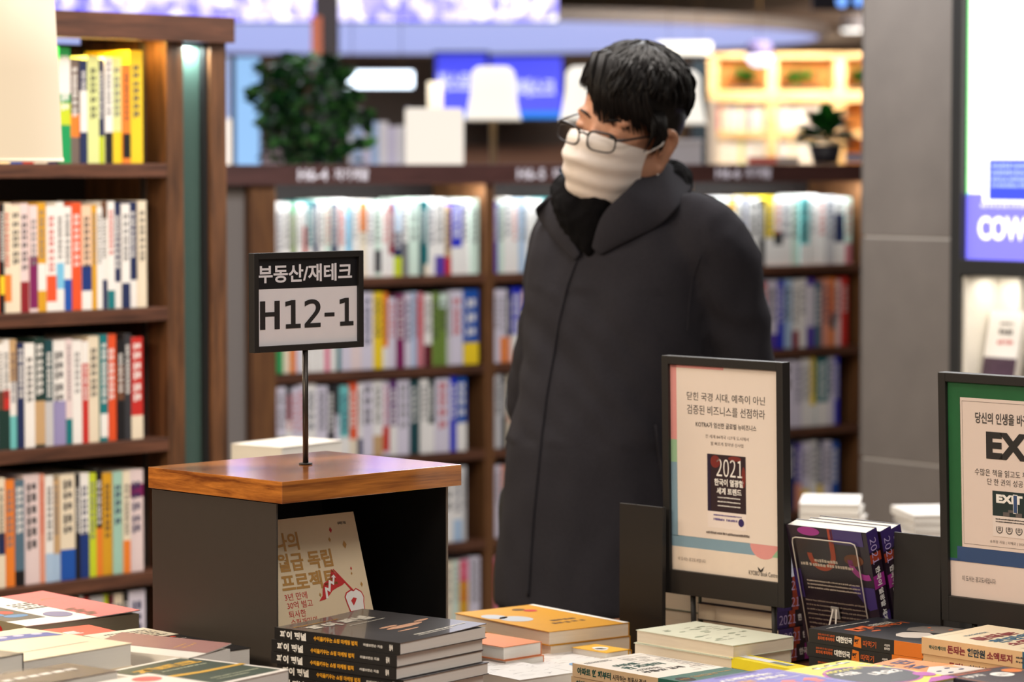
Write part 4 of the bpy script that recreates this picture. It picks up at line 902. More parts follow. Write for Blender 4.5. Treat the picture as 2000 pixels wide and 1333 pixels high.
def deco_mauve(r, L, W, z):
    G_(r, 'mauve_field', [rect(W * .40, 0, W * .60, L)], z, mat('mauve print', (150, 104, 100), .45)); G_(r, 'gold_lettering', smudge(W * .55, L * .25, W * .3, L * .03, random.Random(1)) + smudge(W * .5, L * .32, W * .3, L * .02, random.Random(2)), z, GOLD, .0001)
pile('near the black cream headed pile', 'mauve and white paperback', .93, .026, 'LL', D=(238, 1246), C=(452, 1268), d2=.088, cover=mat('milk cover', (232, 226, 218), .4), curl=.006, deco=deco_mauve, seed=4)
def deco_blue(r, L, W, z):
    arc = [(W * (.05 + .9 * k / 12), L * (.58 + .10 * sin(pi * k / 12))) for k in range(13)]; G_(r, 'blue_ribbon', [arc + [(x, y + L * .16) for x, y in reversed(arc)]], z, mat('ultramarine print', (46, 72, 172), .45))
    G_(r, 'ribbon_lettering', [disc(W * (.15 + .14 * k), L * (.70 + .08 * sin(pi * (.1 + .15 * k))), W * .045, L * .035, 8) for k in range(6)], z, mat('pale lilac ink', (196, 196, 226), .5), .0002); G_(r, 'small_print', smudge(W * .1, L * .88, W * .4, L * .012, random.Random(1)) + smudge(W * .1, L * .25, W * .75, L * .012, random.Random(2)), z, MATS['grey ink'])
pile('left of the mauve book', 'cream paperback with blue ribbon', .947, .0275, 'LL', D=(48, 1228), C=(258, 1258), d2=.18, cover=mat('buttermilk cover', (236, 220, 192), .45), deco=deco_blue, seed=5)
def deco_grn(r, L, W, z):
    G_(r, 'green_field', [rect(W * .05, L * .05, W * .90, L * .90)], z, mat('bottle green print', (58, 74, 62), .4, var=.15, scale=20)); T_(r, '재테크', W * .14, L * .70, W * .74, L * .14, z + .0002, mat('ochre ink', (206, 160, 44), .5), .06)
    G_(r, 'ochre_ribbon', [[(W * .05, L * .46), (W * .5, L * .40), (W, L * .40), (W, L * .45), (W * .5, L * .46), (W * .05, L * .54)]], z, MATS['ochre ink'], .0003); G_(r, 'small_print', smudge(W * .3, L * .64, W * .55, L * .025, random.Random(1)) + smudge(W * .3, L * .2, W * .6, L * .018, random.Random(2)) + smudge(W * .3, L * .14, W * .4, L * .018, random.Random(3)), z, mat('pale sage ink', (186, 190, 160), .5), .0003)
pile('left of the black spined pile', 'dark green paperback with white border', .928, .021, 'LL', D=(356, 1284), C=(566, 1310), d2=.15, cover=MATS['milk cover'], deco=deco_grn, seed=6)
def deco_brn(r, L, W, z): G_(r, 'white_lettering', [rect(W * (.1 + .13 * k), L * .5 + L * .01 * (k % 2), W * .10, L * .12) for k in range(6)], z, WHITEP); G_(r, 'grey_rings', ringpolys(W * .5, L * .55, W * .3, W * .32, 20), z, mat('ash print', (120, 108, 100), .5))
pile('at the near left corner', 'brown grey paperback with white title', .952, .0217, 'LL', D=(130, 1297), C=(232, 1312), d2=.15, cover=mat('umber grey cover', (98, 84, 76), .4), deco=deco_brn, seed=7)
pile('at the left frame edge', 'charcoal covered paperback', .962, .027, 'UR', D=(-130, 1256), C=(45, 1278), d2=.14, cover=mat('charcoal cover', (60, 58, 62), .35), seed=8)
pile('in front of the dark green book', 'white paperback with red oval', .945, .024, 'LL', D=(290, 1317), C=(480, 1346), d2=.12, cover=MATS['milk cover'], deco=lambda r, L, W, z: G_(r, 'red_oval', [disc(W * .75, L * .82, W * .16, L * .10)], z, mat('soft red print', (206, 96, 92), .5)), seed=9)

# --- trend books: a lying pile and three leaning on an acrylic stand
PLUM = mat('plum black cover', (38, 24, 40), .35, var=.3, scale=30); VIOL = mat('violet cover', (62, 44, 110), .35); MAGT = mat('magenta print', (160, 48, 140), .4); EMB = mat('rust print', (168, 66, 40), .4)
def sp_trend(r, L, W, T):
    shapes(r, 'spine_colour', [rect(0, 0, L * .14, T)], (-0.0011, L, 0), -Y_, Vector((0, 0, 1)), VIOL); shapes(r, 'spine_colour', [rect(L * .155, 0, L * .06, T)], (-0.0011, L, 0), -Y_, Vector((0, 0, 1)), EMB); shapes(r, 'spine_colour', [rect(L * .30, 0, L * .09, T)], (-0.0011, L, 0), -Y_, Vector((0, 0, 1)), MAGT)
    shapes(r, 'spine_colour', [rect(L * .56, T * .3, L * .10, T * .7)], (-0.0011, L, 0), -Y_, Vector((0, 0, 1)), VIOL)
    lettering(r, '2021', (-0.0013, L - .012, T * .20), -Y_, Vector((0, 0, 1)), .038, T * .55, mat('pale violet ink', (196, 180, 226), .5), 0, 'spine_lettering', 'cjk'); S_(r, '한국이 열광할 세계 트렌드', L, T, .055, .30, .115, T * .42, WHITEP, .04)
    shapes(r, 'spine_rule', [rect(L * .80, T * .2, .0012, T * .6), rect(L * .83, T * .4, L * .06, T * .2)], (-0.0012, L, 0), -Y_, Vector((0, 0, 1)), WHITEP)
fc = at(1517, 1160, 4.50); fc = Vector((fc.x, fc.y, 0)) + DA * .0 
zt = .93; Tb = .0255
for i in range(5):
    O = Vector((fc.x, fc.y, 0)) + DA * .225 + DA * (.004 * (i % 2)) - DB * .003 * (i % 3); O.z = zt - (i + 1) * Tb + .0012
    r = book('trend_book', 'purple 2021 trend book, %s in the pile behind the poster' % ('topmost' if i == 0 else ORD[i] + ' from top'), frame(O, -DB, -DA), .225, .150, Tb - .0004, PLUM, pages=PAGES_C, group='purple trend books')
    sp_trend(r, .225, .150, Tb)
O = Vector((fc.x, fc.y, 0)) - DB * .158 + DA * .004
for i in range(4):
    P = O + DA * .148; P.z = TZ + .0012 + (i) * .031
    book('cream_paged_book', 'plain cream paged book behind the tall bookend, %s from bottom' % ORD[i], frame(P, -DB, -DA), .148, .140, .0306, mat('grey green cover', (120, 126, 110), .5), pages=PAGES_C, group='cream paged books')
th = radians(15)
LY_ = (UP * cos(th) - DA * sin(th)).normalized(); LXv = -DB; LZ_ = LXv.cross(LY_)
Lb, Wb, Tb = .222, .146, .0245
top = at_z(1689, 1047, TZ + .004 + Lb * cos(th))
for i in range(3):
    O = top - LY_ * Lb + LZ_ * (i * (Tb + .0016) * 1.075) - LY_ * (i * .001); O.z += i * .0
    O = O + DB * (.001, .005, .001)[i]
    M = Matrix(((LXv.x, LY_.x, LZ_.x, O.x), (LXv.y, LY_.y, LZ_.y, O.y), (LXv.z, LY_.z, LZ_.z, O.z), (0, 0, 0, 1)))
    M.translation.z = TZ + .008
    r = book('trend_book', 'purple 2021 trend book leaning on the clear stand, %s from the front' % ORD[i], M, Lb, Wb, Tb, PLUM, group='purple trend books', back=PLUM)
    sp_trend(r, Lb, Wb, Tb)
    if i == 0:
        bo, br, bu = Vector((Wb, 0, -.0006)), Vector((-1, 0, 0)), Vector((0, 1, 0))
        shapes(r, 'back_print', [disc(Wb * .28, Lb * .97, Wb * .14, Lb * .03)], bo, br, bu, MAGT); shapes(r, 'back_print', ringpolys(Wb * .40, Lb * .82, Wb * .12, Wb * .18, 14, pi, 2 * pi) + [rect(Wb * .52, Lb * .82, Wb * .06, Lb * .18)], bo, br, bu, EMB); shapes(r, 'back_print', ringpolys(Wb * .92, Lb * .80, Wb * .14, Wb * .20, 12, pi, 1.6 * pi), bo, br, bu, MAGT)
        shapes(r, 'back_print', [disc(Wb * .80, Lb * .80, Wb * .12, Lb * .04)], bo, br, bu, mat('umber glow print', (110, 60, 34), .4)); [shapes(r, 'back_print', [q], bo, br, bu, VIOL) for q in ([(Wb * .7, Lb * .62), (Wb, Lb * .62), (Wb, Lb * .48), (Wb * .9, Lb * .46)], rect(Wb * .55, Lb * .90, Wb * .4, Lb * .1), rect(0, Lb * .5, Wb * .1, Lb * .2))]
        rs = random.Random(6)
        shapes(r, 'blurb', sum([smudge(Wb * .16, Lb * y, Wb * .66, .0024, rs) for y in (.62, .595, .57)], []) + smudge(Wb * .3, Lb * .76, Wb * .3, .005, rs) + smudge(Wb * .12, Lb * .73, Wb * .66, .005, rs), bo, br, bu, mat('blurb ink', (206, 190, 180), .5), .0003)
        shapes(r, 'blurb', sum([smudge(Wb * .10, Lb * (.48 - .032 * k), Wb * .76, .0026, rs) for k in range(12)], []), bo, br, bu, mat('faint blurb ink', (150, 132, 124), .5), .0003)
ACR = bpy.data.materials.new('clear acrylic'); ACR.use_nodes = True
nt = ACR.node_tree; nt.nodes.remove(nt.nodes['Principled BSDF']); out = nt.nodes['Material Output']
tr_ = nt.nodes.new('ShaderNodeBsdfTransparent'); gl = nt.nodes.new('ShaderNodeBsdfGlossy'); gl.inputs['Roughness'].default_value = .08; mxs = nt.nodes.new('ShaderNodeMixShader'); fr = nt.nodes.new('ShaderNodeFresnel'); fr.inputs[0].default_value = 1.12
tr_.inputs[0].default_value = (.97, .97, .96, 1)
nt.links.new(fr.outputs[0], mxs.inputs[0]); nt.links.new(tr_.outputs[0], mxs.inputs[1]); nt.links.new(gl.outputs[0], mxs.inputs[2]); nt.links.new(mxs.outputs[0], out.inputs[0])
O = top - LY_ * Lb
M = Matrix(((DB.x, LY_.x, -LZ_.x, O.x), (DB.y, LY_.y, -LZ_.y, O.y), (DB.z, LY_.z, -LZ_.z, O.z), (0, 0, 0, 1))); M.translation.z = TZ + .008
stn = node('book_stand', M, 'clear acrylic easel holding up the purple trend books', 'book stand')
x0, x1, y1 = -.135, -.018, .205
boxes('back_plate', [(x0, .0, .0012, x1, y1, .0032)], ACR, stn, bevel=.0006)
EDGE = mat('polished acrylic edge', (206, 196, 186), .3)
tube('plate_edge', [(x0, .0, .0034), (x0, y1 - .008, .0034), (x0 + .002, y1 - .002, .0034), (x0 + .008, y1, .0034), (x1 - .008, y1, .0034), (x1 - .002, y1 - .002, .0034), (x1, y1 - .008, .0034), (x1, .0, .0034)], .0010, EDGE, stn, n=6)
boxes('front_lip', [(x0, -.0035, -.023, x1, -.0015, .008)], ACR, stn)
xm = (x0 + x1) / 2
tube('strut', [(xm - .012, .014, .050), (xm - .002, .10, .004)], .0012, EDGE, stn, n=6); tube('strut', [(xm + .016, .014, .050), (xm + .004, .10, .004)], .0012, EDGE, stn, n=6)
boxes('strut_plate', [(xm - .006, .085, .0034, xm + .008, .103, .0050)], mat('frosted acrylic', (150, 144, 140), .5), stn)
# ================================================================== lamp shade on the left, background, right-hand kiosk
SHADE = glow('lit linen shade', (255, 228, 190), 0.78, (120, 110, 96))
def drum_lamp(label, px_c, y_bot, y_top, Y, r_top, r_bot, m, group=None, pole_col=None, name='table_lamp', z_base=0.0, bell=False):
    b = at(px_c, y_bot, Y); zb = b.z; zt = at(px_c, y_top, Y).z; h = zt - zb
    r = node(name, Matrix.Translation((b.x, b.y, z_base)), label, 'lamp', group)
    z0 = zb - z_base
    prof = [(r_bot, z0), (r_bot - .006, z0 + h * .1), (r_bot * .4 + r_top * .6, z0 + h * .55), (r_top + .012, z0 + h * .88), (r_top, z0 + h * .96), (r_top * .8, z0 + h)] if bell else [(r_bot, z0), (r_bot * .5 + r_top * .5, z0 + h * .5), (r_top, z0 + h)]
    lathe('lamp_shade', prof + [(q[0] - .003, q[1]) for q in reversed(prof)] + [prof[0]], m, r, n=40)
    lathe('shade_rim', [(r_bot + .0015, z0), (r_bot + .0015, z0 + .006), (r_bot - .004, z0 + .006), (r_bot - .004, z0), (r_bot + .0015, z0)], mat('pale rim', (240, 226, 200), .6), r, n=40)
    tube('stem', [(0, 0, .012), (0, 0, z0 + h * .6)], .012, pole_col or mat('dark brass', (90, 70, 44), .35, .8), r, n=12)
    lathe('base', [(0, 0), (.085, 0), (.085, .010), (.03, .016), (0, .018)], pole_col or MATS['dark brass'], r, n=32)
    lathe('bulb', [(0, z0 + h * .3), (.02, z0 + h * .34), (.028, z0 + h * .45), (.016, z0 + h * .58), (0, z0 + h * .6)], glow('lit bulb', (255, 230, 190), 4.0), r, n=16)
    return r, Vector((b.x, b.y, zb + h * .45))
_, lp = drum_lamp('large cream drum lamp shade at the upper left', -92, 316, -40, 5.25, .173, .186, SHADE, name='floor_lamp')
d_ = bpy.data.lights.new('lamp_bulb_light', 'POINT'); d_.energy = 9; d_.color = (1, .78, .5); d_.shadow_soft_size = .05
o_ = bpy.data.objects.new('lamp_bulb_light', d_); o_.location = lp - Vector((0, 0, .2)); COL.objects.link(o_)

LSH2 = glow('lit white shade', (255, 248, 234), 0.97, (130, 126, 118))
LSH3 = glow('lit square shade', (255, 244, 230), 0.93, (130, 126, 118))
# square shade lamp on a side table behind the long bookcase
b = at(849, 322, 10.3)
r = node('table_lamp', Matrix.Translation((b.x, b.y, 0)), 'lamp with square white shade above the H6-4 bookcase header', 'lamp', 'reading lamps behind the bookcase')
h = at(849, 212, 10.3).z - b.z; hw = (905 - 793) / 6000 * 10.3 / 2
boxes('lamp_shade', [(-hw, -hw, b.z - .012, hw, hw, b.z + h)], LSH3, r, bevel=.012)
tube('stem', [(0, 0, .02), (0, 0, b.z)], .012, MATS['dark brass'], r, n=12); lathe('base', [(0, 0), (.09, 0), (.09, .012), (.03, .018), (0, .02)], MATS['dark brass'], r)
for px, lab in ((963, 'lit bell shaped lamp in front of the blue screens'), (1148, 'lit bell shaped lamp left of the head of the man'), (1325, 'lit bell shaped lamp right of the head of the man')):
    drum_lamp(lab, px, 236 + (8 if px > 1200 else 0), 130 + (8 if px > 1200 else 0), 11.6, .070, .107, LSH2, 'reading lamps behind the bookcase', bell=True)
b = at(850, 215, 12.2)
r = node('slim_lamp', Matrix.Translation((b.x, b.y, 0)), 'slim lit column lamp rising above the square shade', 'lamp')
tube('glass_column', [(0, 0, b.z - .1), (0, 0, at(850, 160, 12.2).z)], .030, glow('lit ivory glass', (255, 240, 206), .9), r, n=16)
tube('stem', [(0, 0, .02), (0, 0, b.z - .1)], .012, MATS['dark brass'], r, n=12); lathe('base', [(0, 0), (.09, 0), (.09, .012), (0, .02)], MATS['dark brass'], r)

# plants
def plant(name, label, px, y_bot, y_top, Y, wide, n, seed, pot, leaf, z_base=None, lr=(.02, .05), potmat=None, colors=None):
    rs = random.Random(seed); b = at(px, y_bot, Y); h = at(px, y_top, Y).z - b.z
    zb = b.z if z_base is None else z_base
    r = node(name, Matrix.Translation((b.x, b.y, zb)), label, 'plant')
    off = b.z - zb
    pr_, ph_ = pot
    lathe('pot', [(0, 0), (pr_ * .75, 0), (pr_, ph_), (pr_ * .92, ph_), (pr_ * .88, ph_ * .9), (0, ph_ * .9)], potmat or mat('dark pot', (40, 40, 40), .5), r, n=24)
    v, f = [], []
    for k in range(7):
        a = rs.uniform(0, 2 * pi); R = wide * rs.uniform(.2, .7)
        tube_vf([(0, 0, ph_ * .8), (R * .4 * cos(a), R * .4 * sin(a), off + h * .35), (R * cos(a), R * sin(a), off + h * rs.uniform(.6, .9))], [.006, .005, .003], 6, False, v, f)
    mk('stems', v, f, mat('plant stem', (70, 62, 40), .7), r, smooth=True)
    v, f, ix = [], [], []
    for k in range(n):
        t = rs.uniform(0.03, 1); a = rs.uniform(0, 2 * pi); R = wide * (rs.random() ** .5) * sqrt(max(.05, 1 - ((t - .45) / .58) ** 2)) * (1 + .25 * sin(3 * a + 5 * t))
        c = Vector((R * cos(a), R * sin(a), off * (1 if off < .3 else 1) + h * t)); Ls = rs.uniform(*lr)
        dv = Vector((cos(a) * rs.uniform(.3, 1), sin(a) * rs.uniform(.3, 1), rs.uniform(-.6, .7))).normalized(); sd = dv.cross(Vector((rs.uniform(-1, 1), rs.uniform(-1, 1), 1))).normalized(); up = sd.cross(dv)
        q = len(v); wv = Ls * .38
        for (u_, s_, w_) in ((0, 0, 0), (.35, 1, .06), (.7, .85, .04), (1, 0, -.12), (.7, -.85, .04), (.35, -1, .06), (.5, 0, -.04)):
            v.append(tuple(c + dv * (u_ * Ls) + sd * (s_ * wv) + up * (w_ * Ls)))
        for tri in ((0, 1, 6), (1, 2, 6), (2, 3, 6), (3, 4, 6), (4, 5, 6), (5, 0, 6)): f.append(tuple(q + i for i in tri)); ix.append(rs.choice((0, 0, 0, 1, 1, 2, 2)))
    o = mk('foliage', v, f, leaf, r, idx=ix, smooth=True); o['kind'] = 'stuff'
    return r
LEAF = [mat('leaf dark', (16, 52, 32), .35), mat('leaf mid', (34, 92, 44), .3), mat('leaf pale', (96, 160, 84), .25)]
plant('potted_ficus', 'bushy dark green potted ficus behind the long bookcase', 606, 330, 112, 10.6, .165, 520, 3, (.12, .30), LEAF, z_base=0.0, lr=(.04, .075))
bp = BM @ Vector((2.195, 0.10, b_h1 + .001))
LEAF2 = [mat('leaf deep', (14, 56, 22), .35), mat('leaf fresh', (40, 120, 36), .3), mat('leaf bright', (70, 160, 60), .3)]
def bookcase_plant():
    rs = random.Random(8); r = node('small_potted_plant', Matrix.Translation(bp) @ Matrix.Scale(1.35, 4), 'small green potted plant standing on the long bookcase', 'plant')
    lathe('pot', [(0, 0), (.030, 0), (.040, .045), (.036, .045), (.034, .040), (0, .040)], mat('charcoal pot', (48, 46, 52), .5), r, n=20)
    v, f, ix = [], [], []
    for k in range(95):
        a = rs.uniform(0, 2 * pi); el = rs.uniform(.0, 1.35); R = rs.uniform(.03, .075); c = Vector((R * .5 * cos(a) * cos(el), R * .5 * sin(a) * cos(el), .045 + R * sin(el)))
        dv = Vector((cos(a) * cos(el), sin(a) * cos(el), sin(el) * .8 + rs.uniform(-.3, .2))).normalized(); sd = dv.cross(UP).normalized(); up = sd.cross(dv); Ls = rs.uniform(.035, .062); q = len(v)
        for (u_, s_, w_) in ((0, 0, 0), (.35, .3, .05), (.7, .26, .03), (1, 0, -.15), (.7, -.26, .03), (.35, -.3, .05), (.5, 0, -.05)): v.append(tuple(c + dv * (u_ * Ls) + sd * (s_ * Ls) + up * (w_ * Ls)))
        for tri in ((0, 1, 6), (1, 2, 6), (2, 3, 6), (3, 4, 6), (4, 5, 6), (5, 0, 6)): f.append(tuple(q + i for i in tri)); ix.append(rs.choice((0, 0, 1, 2)))
    o = mk('foliage', v, f, LEAF2, r, idx=ix, smooth=True); o['kind'] = 'stuff'
bookcase_plant()

# round luminous ceiling disc
c = at(740, 70, 24.3)
r = node('ceiling_light_disc', Matrix.Translation((c.x, 24.3, 2.49)), 'huge round bluish luminous disc hanging under the ceiling', 'ceiling light')
lathe('diffuser', [(0, 0), (3.45, 0)], glow('lavender diffuser', (176, 188, 246), .88), r, n=96)
lathe('rim', [(3.45, 0), (3.52, .01), (3.52, .09), (3.40, .10), (0, .10)], mat('white rim', (200, 200, 214), .5), r, n=96)
for k in range(4):
    a = pi / 4 + k * pi / 2; tube('hanger', [(2.5 * cos(a), 2.5 * sin(a), .1), (2.5 * cos(a), 2.5 * sin(a), .27)], .01, MATS['dark brass'], r)

# LED media band hanging in front of it: a row of modules, each a screen of tiny lamps
def led_mat():
    m = bpy.data.materials.new('led picture'); m.use_nodes = True; nt = m.node_tree; b = nt.nodes['Principled BSDF']
    tc = nt.nodes.new('ShaderNodeTexCoord'); mp = nt.nodes.new('ShaderNodeMapping'); mp.inputs['Scale'].default_value = (14, 14, 14)
    vo = nt.nodes.new('ShaderNodeTexVoronoi'); vo.inputs['Scale'].default_value = 1.0
    r_ = nt.nodes.new('ShaderNodeValToRGB'); e = r_.color_ramp.elements; e[0].color = lin((96, 92, 235)) + (1,); e[1].color = lin((255, 250, 255)) + (1,); e[1].position = .75
    for pos, c_ in ((.3, (150, 140, 250)), (.5, (216, 206, 255)), (.62, (190, 180, 252))): x = e.new(pos); x.color = lin(c_) + (1,)
    sp = nt.nodes.new('ShaderNodeSeparateColor')
    nt.links.new(tc.outputs['Object'], mp.inputs[0]); nt.links.new(mp.outputs[0], vo.inputs['Vector']); nt.links.new(vo.outputs['Color'], sp.inputs[0]); nt.links.new(sp.outputs[0], r_.inputs[0])
    nt.links.new(r_.outputs[0], b.inputs['Emission Color']); b.inputs['Emission Strength'].default_value = 1.7; b.inputs['Base Color'].default_value = (.1, .1, .2, 1)
    return m
LEDM = led_mat()
p_ = at(60, 40, 18.0); p2_ = at(1090, 40, 18.0)
r = node('led_media_band', Matrix.Translation((p_.x, 18.0, p_.z)), 'glittering violet and white media band along the far ceiling', 'led display')
W_b = p2_.x - p_.x
for k in range(10):
    x0 = W_b * k / 10
    boxes('led_module', [(x0 + .004, 0, 0, x0 + W_b / 10 - .004, .08, .38)], LEDM, r)
boxes('backing', [(0, .08, -.01, W_b, .14, .40)], mat('dark housing', (50, 48, 60), .5), r)

# slim post with an orange strip
b = at(637, 100, 14.0)
r = tag(bpy.data.objects.new('wall_post', None), 'slim grey brown ceiling post with an orange strip', 'post', kind='structure'); COL.objects.link(r); r.matrix_world = Matrix.Translation((b.x, 14.0, 0))
boxes('post_core', [(-.052, 0, 0, .052, .12, 2.76)], mat('grey brown post', (78, 70, 68), .6), r, bevel=.004)
boxes('orange_strip', [(-.066, -.012, at(620, 128, 14).z, -.018, -.0005, at(620, 32, 14).z)], mat('orange strip', (232, 132, 92), .5), r)

# pale blue glass columns at the left
for px0, px1, col_, lab in ((425, 448, (196, 214, 250), 'narrow pale glowing display column beside the tall bookcase'), (458, 508, (150, 198, 246), 'wide sky blue glowing display column')):
    a, b = at(px0, 320, 15.0), at(px1, 320, 15.0)
    r = node('light_column', Matrix.Translation((a.x, 15.0, 0)), lab, 'display')
    boxes('lit_panel', [(.006, 0, .1, b.x - a.x - .006, .05, at(px0, 112, 15).z)], glow('panel ' + lab[:6], col_, .75), r)
    boxes('frame', [(0, .05, 0, b.x - a.x, .09, at(px0, 108, 15).z)], mat('panel frame', (96, 108, 130), .5), r)
a, b = at(427, 320, 12.5), at(450, 232, 12.5)
r = node('white_notice', Matrix.Translation((a.x, 12.5, 0)), 'cream lit notice board beside the tall bookcase', 'notice board'); boxes('board', [(0, 0, .9, b.x - a.x, .02, b.z)], glow('lit cream board', (255, 244, 228), .8), r); tube('stand', [(.02, .03, 0), (.02, .03, .95)], .012, MATS['dark brass'], r)
b = at(537, 322, 10.9)
r = node('pink_box', Matrix.Translation((b.x, b.y, b.z - .3)), 'pale pink box beside the ficus', 'box'); boxes('box_body', [(-.042, 0, 0, .042, .06, .36)], mat('blush card', (226, 206, 220), .6), r, bevel=.003); boxes('box_lid', [(-.044, -.002, .36, .044, .062, .375)], mat('blush card lid', (232, 214, 226), .6), r, bevel=.002)
boxes('support', [(-.03, .01, -(b.z - .3), .03, .05, 0)], MATS['dark brass'], r)

# white lit sign
a, b = at(662, 172, 14.5), at(808, 138, 14.5)
r = node('lit_sign', Matrix.Translation((a.x, 14.5, a.z)), 'small glowing white oblong sign above the ficus', 'sign')
boxes('sign_face', [(0, 0, 0, b.x - a.x, .04, b.z - a.z)], glow('white sign glow', (225, 240, 255), 3.2), r, bevel=.012)
boxes('sign_back', [(-.006, .04, -.006, b.x - a.x + .006, .07, b.z - a.z + .006)], mat('dark housing', (50, 48, 60), .5), r)
for x in (.06, b.x - a.x - .06): tube('hanger', [(x, .05, b.z - a.z), (x, .05, 2.76 - a.z)], .0018, MATS['dark brass'], r)

# far wall unit behind: brown counter back with pale stock
a, b = at(660, 110, 19.5), at(1105, 330, 19.5)
r = node('far_counter', Matrix.Translation((a.x, 19.5, 0)), 'brown service counter wall under the blue screens', 'counter')
boxes('wall_board', [(0, .3, 0, b.x - a.x, .36, a.z)], mat('counter wall', (92, 78, 70), .6, scale=4), r)
boxes('counter_front', [(0, 0, 0, b.x - a.x, .3, at(660, 286, 19.5).z)], mat('counter brown', (120, 78, 52), .5, scale=4), r)
def stock(px0, px1, y0, y1, Y, cols, lab, nm, cat, grp, seed):
    rs = random.Random(seed); n = len(cols)
    for k, c_ in enumerate(cols):
        xa, xb = px0 + (px1 - px0) * k / n, px0 + (px1 - px0) * (k + 1) / n
        p, q = at(xa, y1, Y), at(xb, y0 + rs.uniform(0, (y1 - y0) * .15), Y)
        M = Matrix(((0, 0, 1, p.x), (1, 0, 0, Y + .01), (0, 1, 0, p.z + .003), (0, 0, 0, 1)))
        book(nm, lab % (c_, ORD[k]), M, q.z - p.z, .15, q.x - p.x - .002, c_, group=grp)
r = node('pale_rack', Matrix.Translation((at(690, 320, 13.5).x, 13.5, 0)), 'low open rack carrying pale binders behind the ficus', 'rack')
ww = (792 - 690) / 6000 * 13.5; zr = at(740, 322, 13.5).z
boxes('rack_shelf', [(0, 0, zr - .02, ww, .25, zr)], mat('rack white', (200, 204, 212), .5), r); boxes('rack_side', [(-.02, 0, 0, 0, .25, zr + .25)], MATS['rack white'], r); boxes('rack_side', [(ww, 0, 0, ww + .02, .25, zr + .25)], MATS['rack white'], r)
stock(691, 790, 238, 322, 13.51, ['pale blue', 'lilac', 'pale blue', 'white', 'lilac', 'white'], '%s binder, %s from left in the rack behind the ficus', 'binder', 'binder', 'binders in the pale rack', 2)

# two blue screens
for px0, px1, y0, y1, lab in ((852, 950, 106, 232, 'blue wall screen on the left, with white wording'), (958, 1097, 112, 230, 'blue wall screen on the right, with white wording')):
    a, b = at(px0, y1, 19.0), at(px1, y0, 19.0); w, h = b.x - a.x, b.z - a.z
    r = node('wall_screen', Matrix.Translation((a.x, 19.0, a.z)), lab, 'screen', 'blue wall screens')
    boxes('bezel', [(-.02, .01, -.02, w + .02, .07, h + .02)], mat('screen bezel', (22, 24, 30), .4), r, bevel=.004)
    HOST[r.name] = boxes('display', [(0, 0, 0, w, .01, h)], glow('screen blue', (70, 76, 236), .95), r)
    shapes(r, 'screen_band', [rect(0, 0, w, h * .10)], (0, -.001, 0), RX, RUP, glow('screen cyan', (20, 120, 220), .9))
    WSC = glow('screen white', (214, 220, 255), .9)
    if px0 < 900: lettering(r, '북스토어', (w * .03, -.002, h * .42), RX, RUP, w * .86, h * .30, WSC, .03)
    else: lettering(r, '안내데스크', (w * .10, -.002, h * .36), RX, RUP, w * .80, h * .28, WSC, .03)
    boxes('wall_bracket', [(w * .3, .07, h * .3, w * .7, .785, h * .7)], MATS['dark brass'], r)

# warm far bookcase with a planted top shelf
FY = 22.0
def fp(px, y): return at(px, y, FY)
fx0, fx1 = fp(1392, 300).x, fp(1760, 300).x
zt_ = fp(1400, 178).z
r = node('far_bookcase', Matrix.Translation((0, FY, 0)), 'warm lit oak bookcase far behind the small plant', 'bookcase')
OAK = wood('pale oak', (222, 176, 116), (246, 212, 156), .5, 3.0, 'X')
for px in (1392, 1508, 1640, 1755):
    x = fp(px, 300).x; boxes('upright', [(x - .035, 0, 0, x + .035, .32, fp(px, 108).z)], OAK, r)
for y in (178, 256, 322, 390): z = fp(1400, y).z; boxes('shelf', [(fx0, .01, z - .05, fx1, .32, z)], OAK, r)
boxes('fascia', [(fx0, -.01, fp(1400, 198).z, fx1, .015, fp(1400, 180).z)], OAK, r)
boxes('back_panel', [(fx0, .32, 0, fx1, .35, fp(1400, 105).z)], mat('amber back panel', (214, 150, 74), .6), r)
boxes('top_rail', [(fx0, 0, fp(1400, 112).z, fx1, .32, fp(1400, 104).z)], OAK, r)
for k, xx in enumerate((fp(1450, 300).x, fp(1574, 300).x, fp(1697, 300).x)):
    area_light('far_bookcase_light', (xx, FY - .25, fp(1400, 100).z), (xx, FY + .1, 1.4), .35, .05, 7, (1, .88, .70))
rsf = random.Random(12)
cols_ = ['white', 'white', 'pale pink', 'cream', 'white', 'lilac', 'white', 'rose', 'cream', 'white', 'pale grey', 'white', 'pale lime', 'white']
for nm, yb, ytop, dens in (('upper', 256, 200, 13), ('lower', 322, 270, 9)):
    for bay, (a, b) in enumerate(((1403, 1497), (1519, 1629))):
        n = dens; 
        for k in range(n):
            xa = a + (b - a) * k / n; xb = a + (b - a) * (k + 1) / n - .8
            c_ = rsf.choice(cols_); p, q = fp(xa, yb) + UP * .003, fp(xb, ytop + rsf.uniform(0, 8))
            M = Matrix(((0, 0, 1, p.x), (1, 0, 0, FY + .03), (0, 1, 0, p.z), (0, 0, 0, 1)))
            book('far_book', '%s book, %s from left, %s shelf, %s bay of far bookcase' % (c_, ORD[k], nm, 'left' if bay == 0 else 'right'), M, q.z - p.z, .2, q.x - p.x, c_, group='books on the far bookcase')
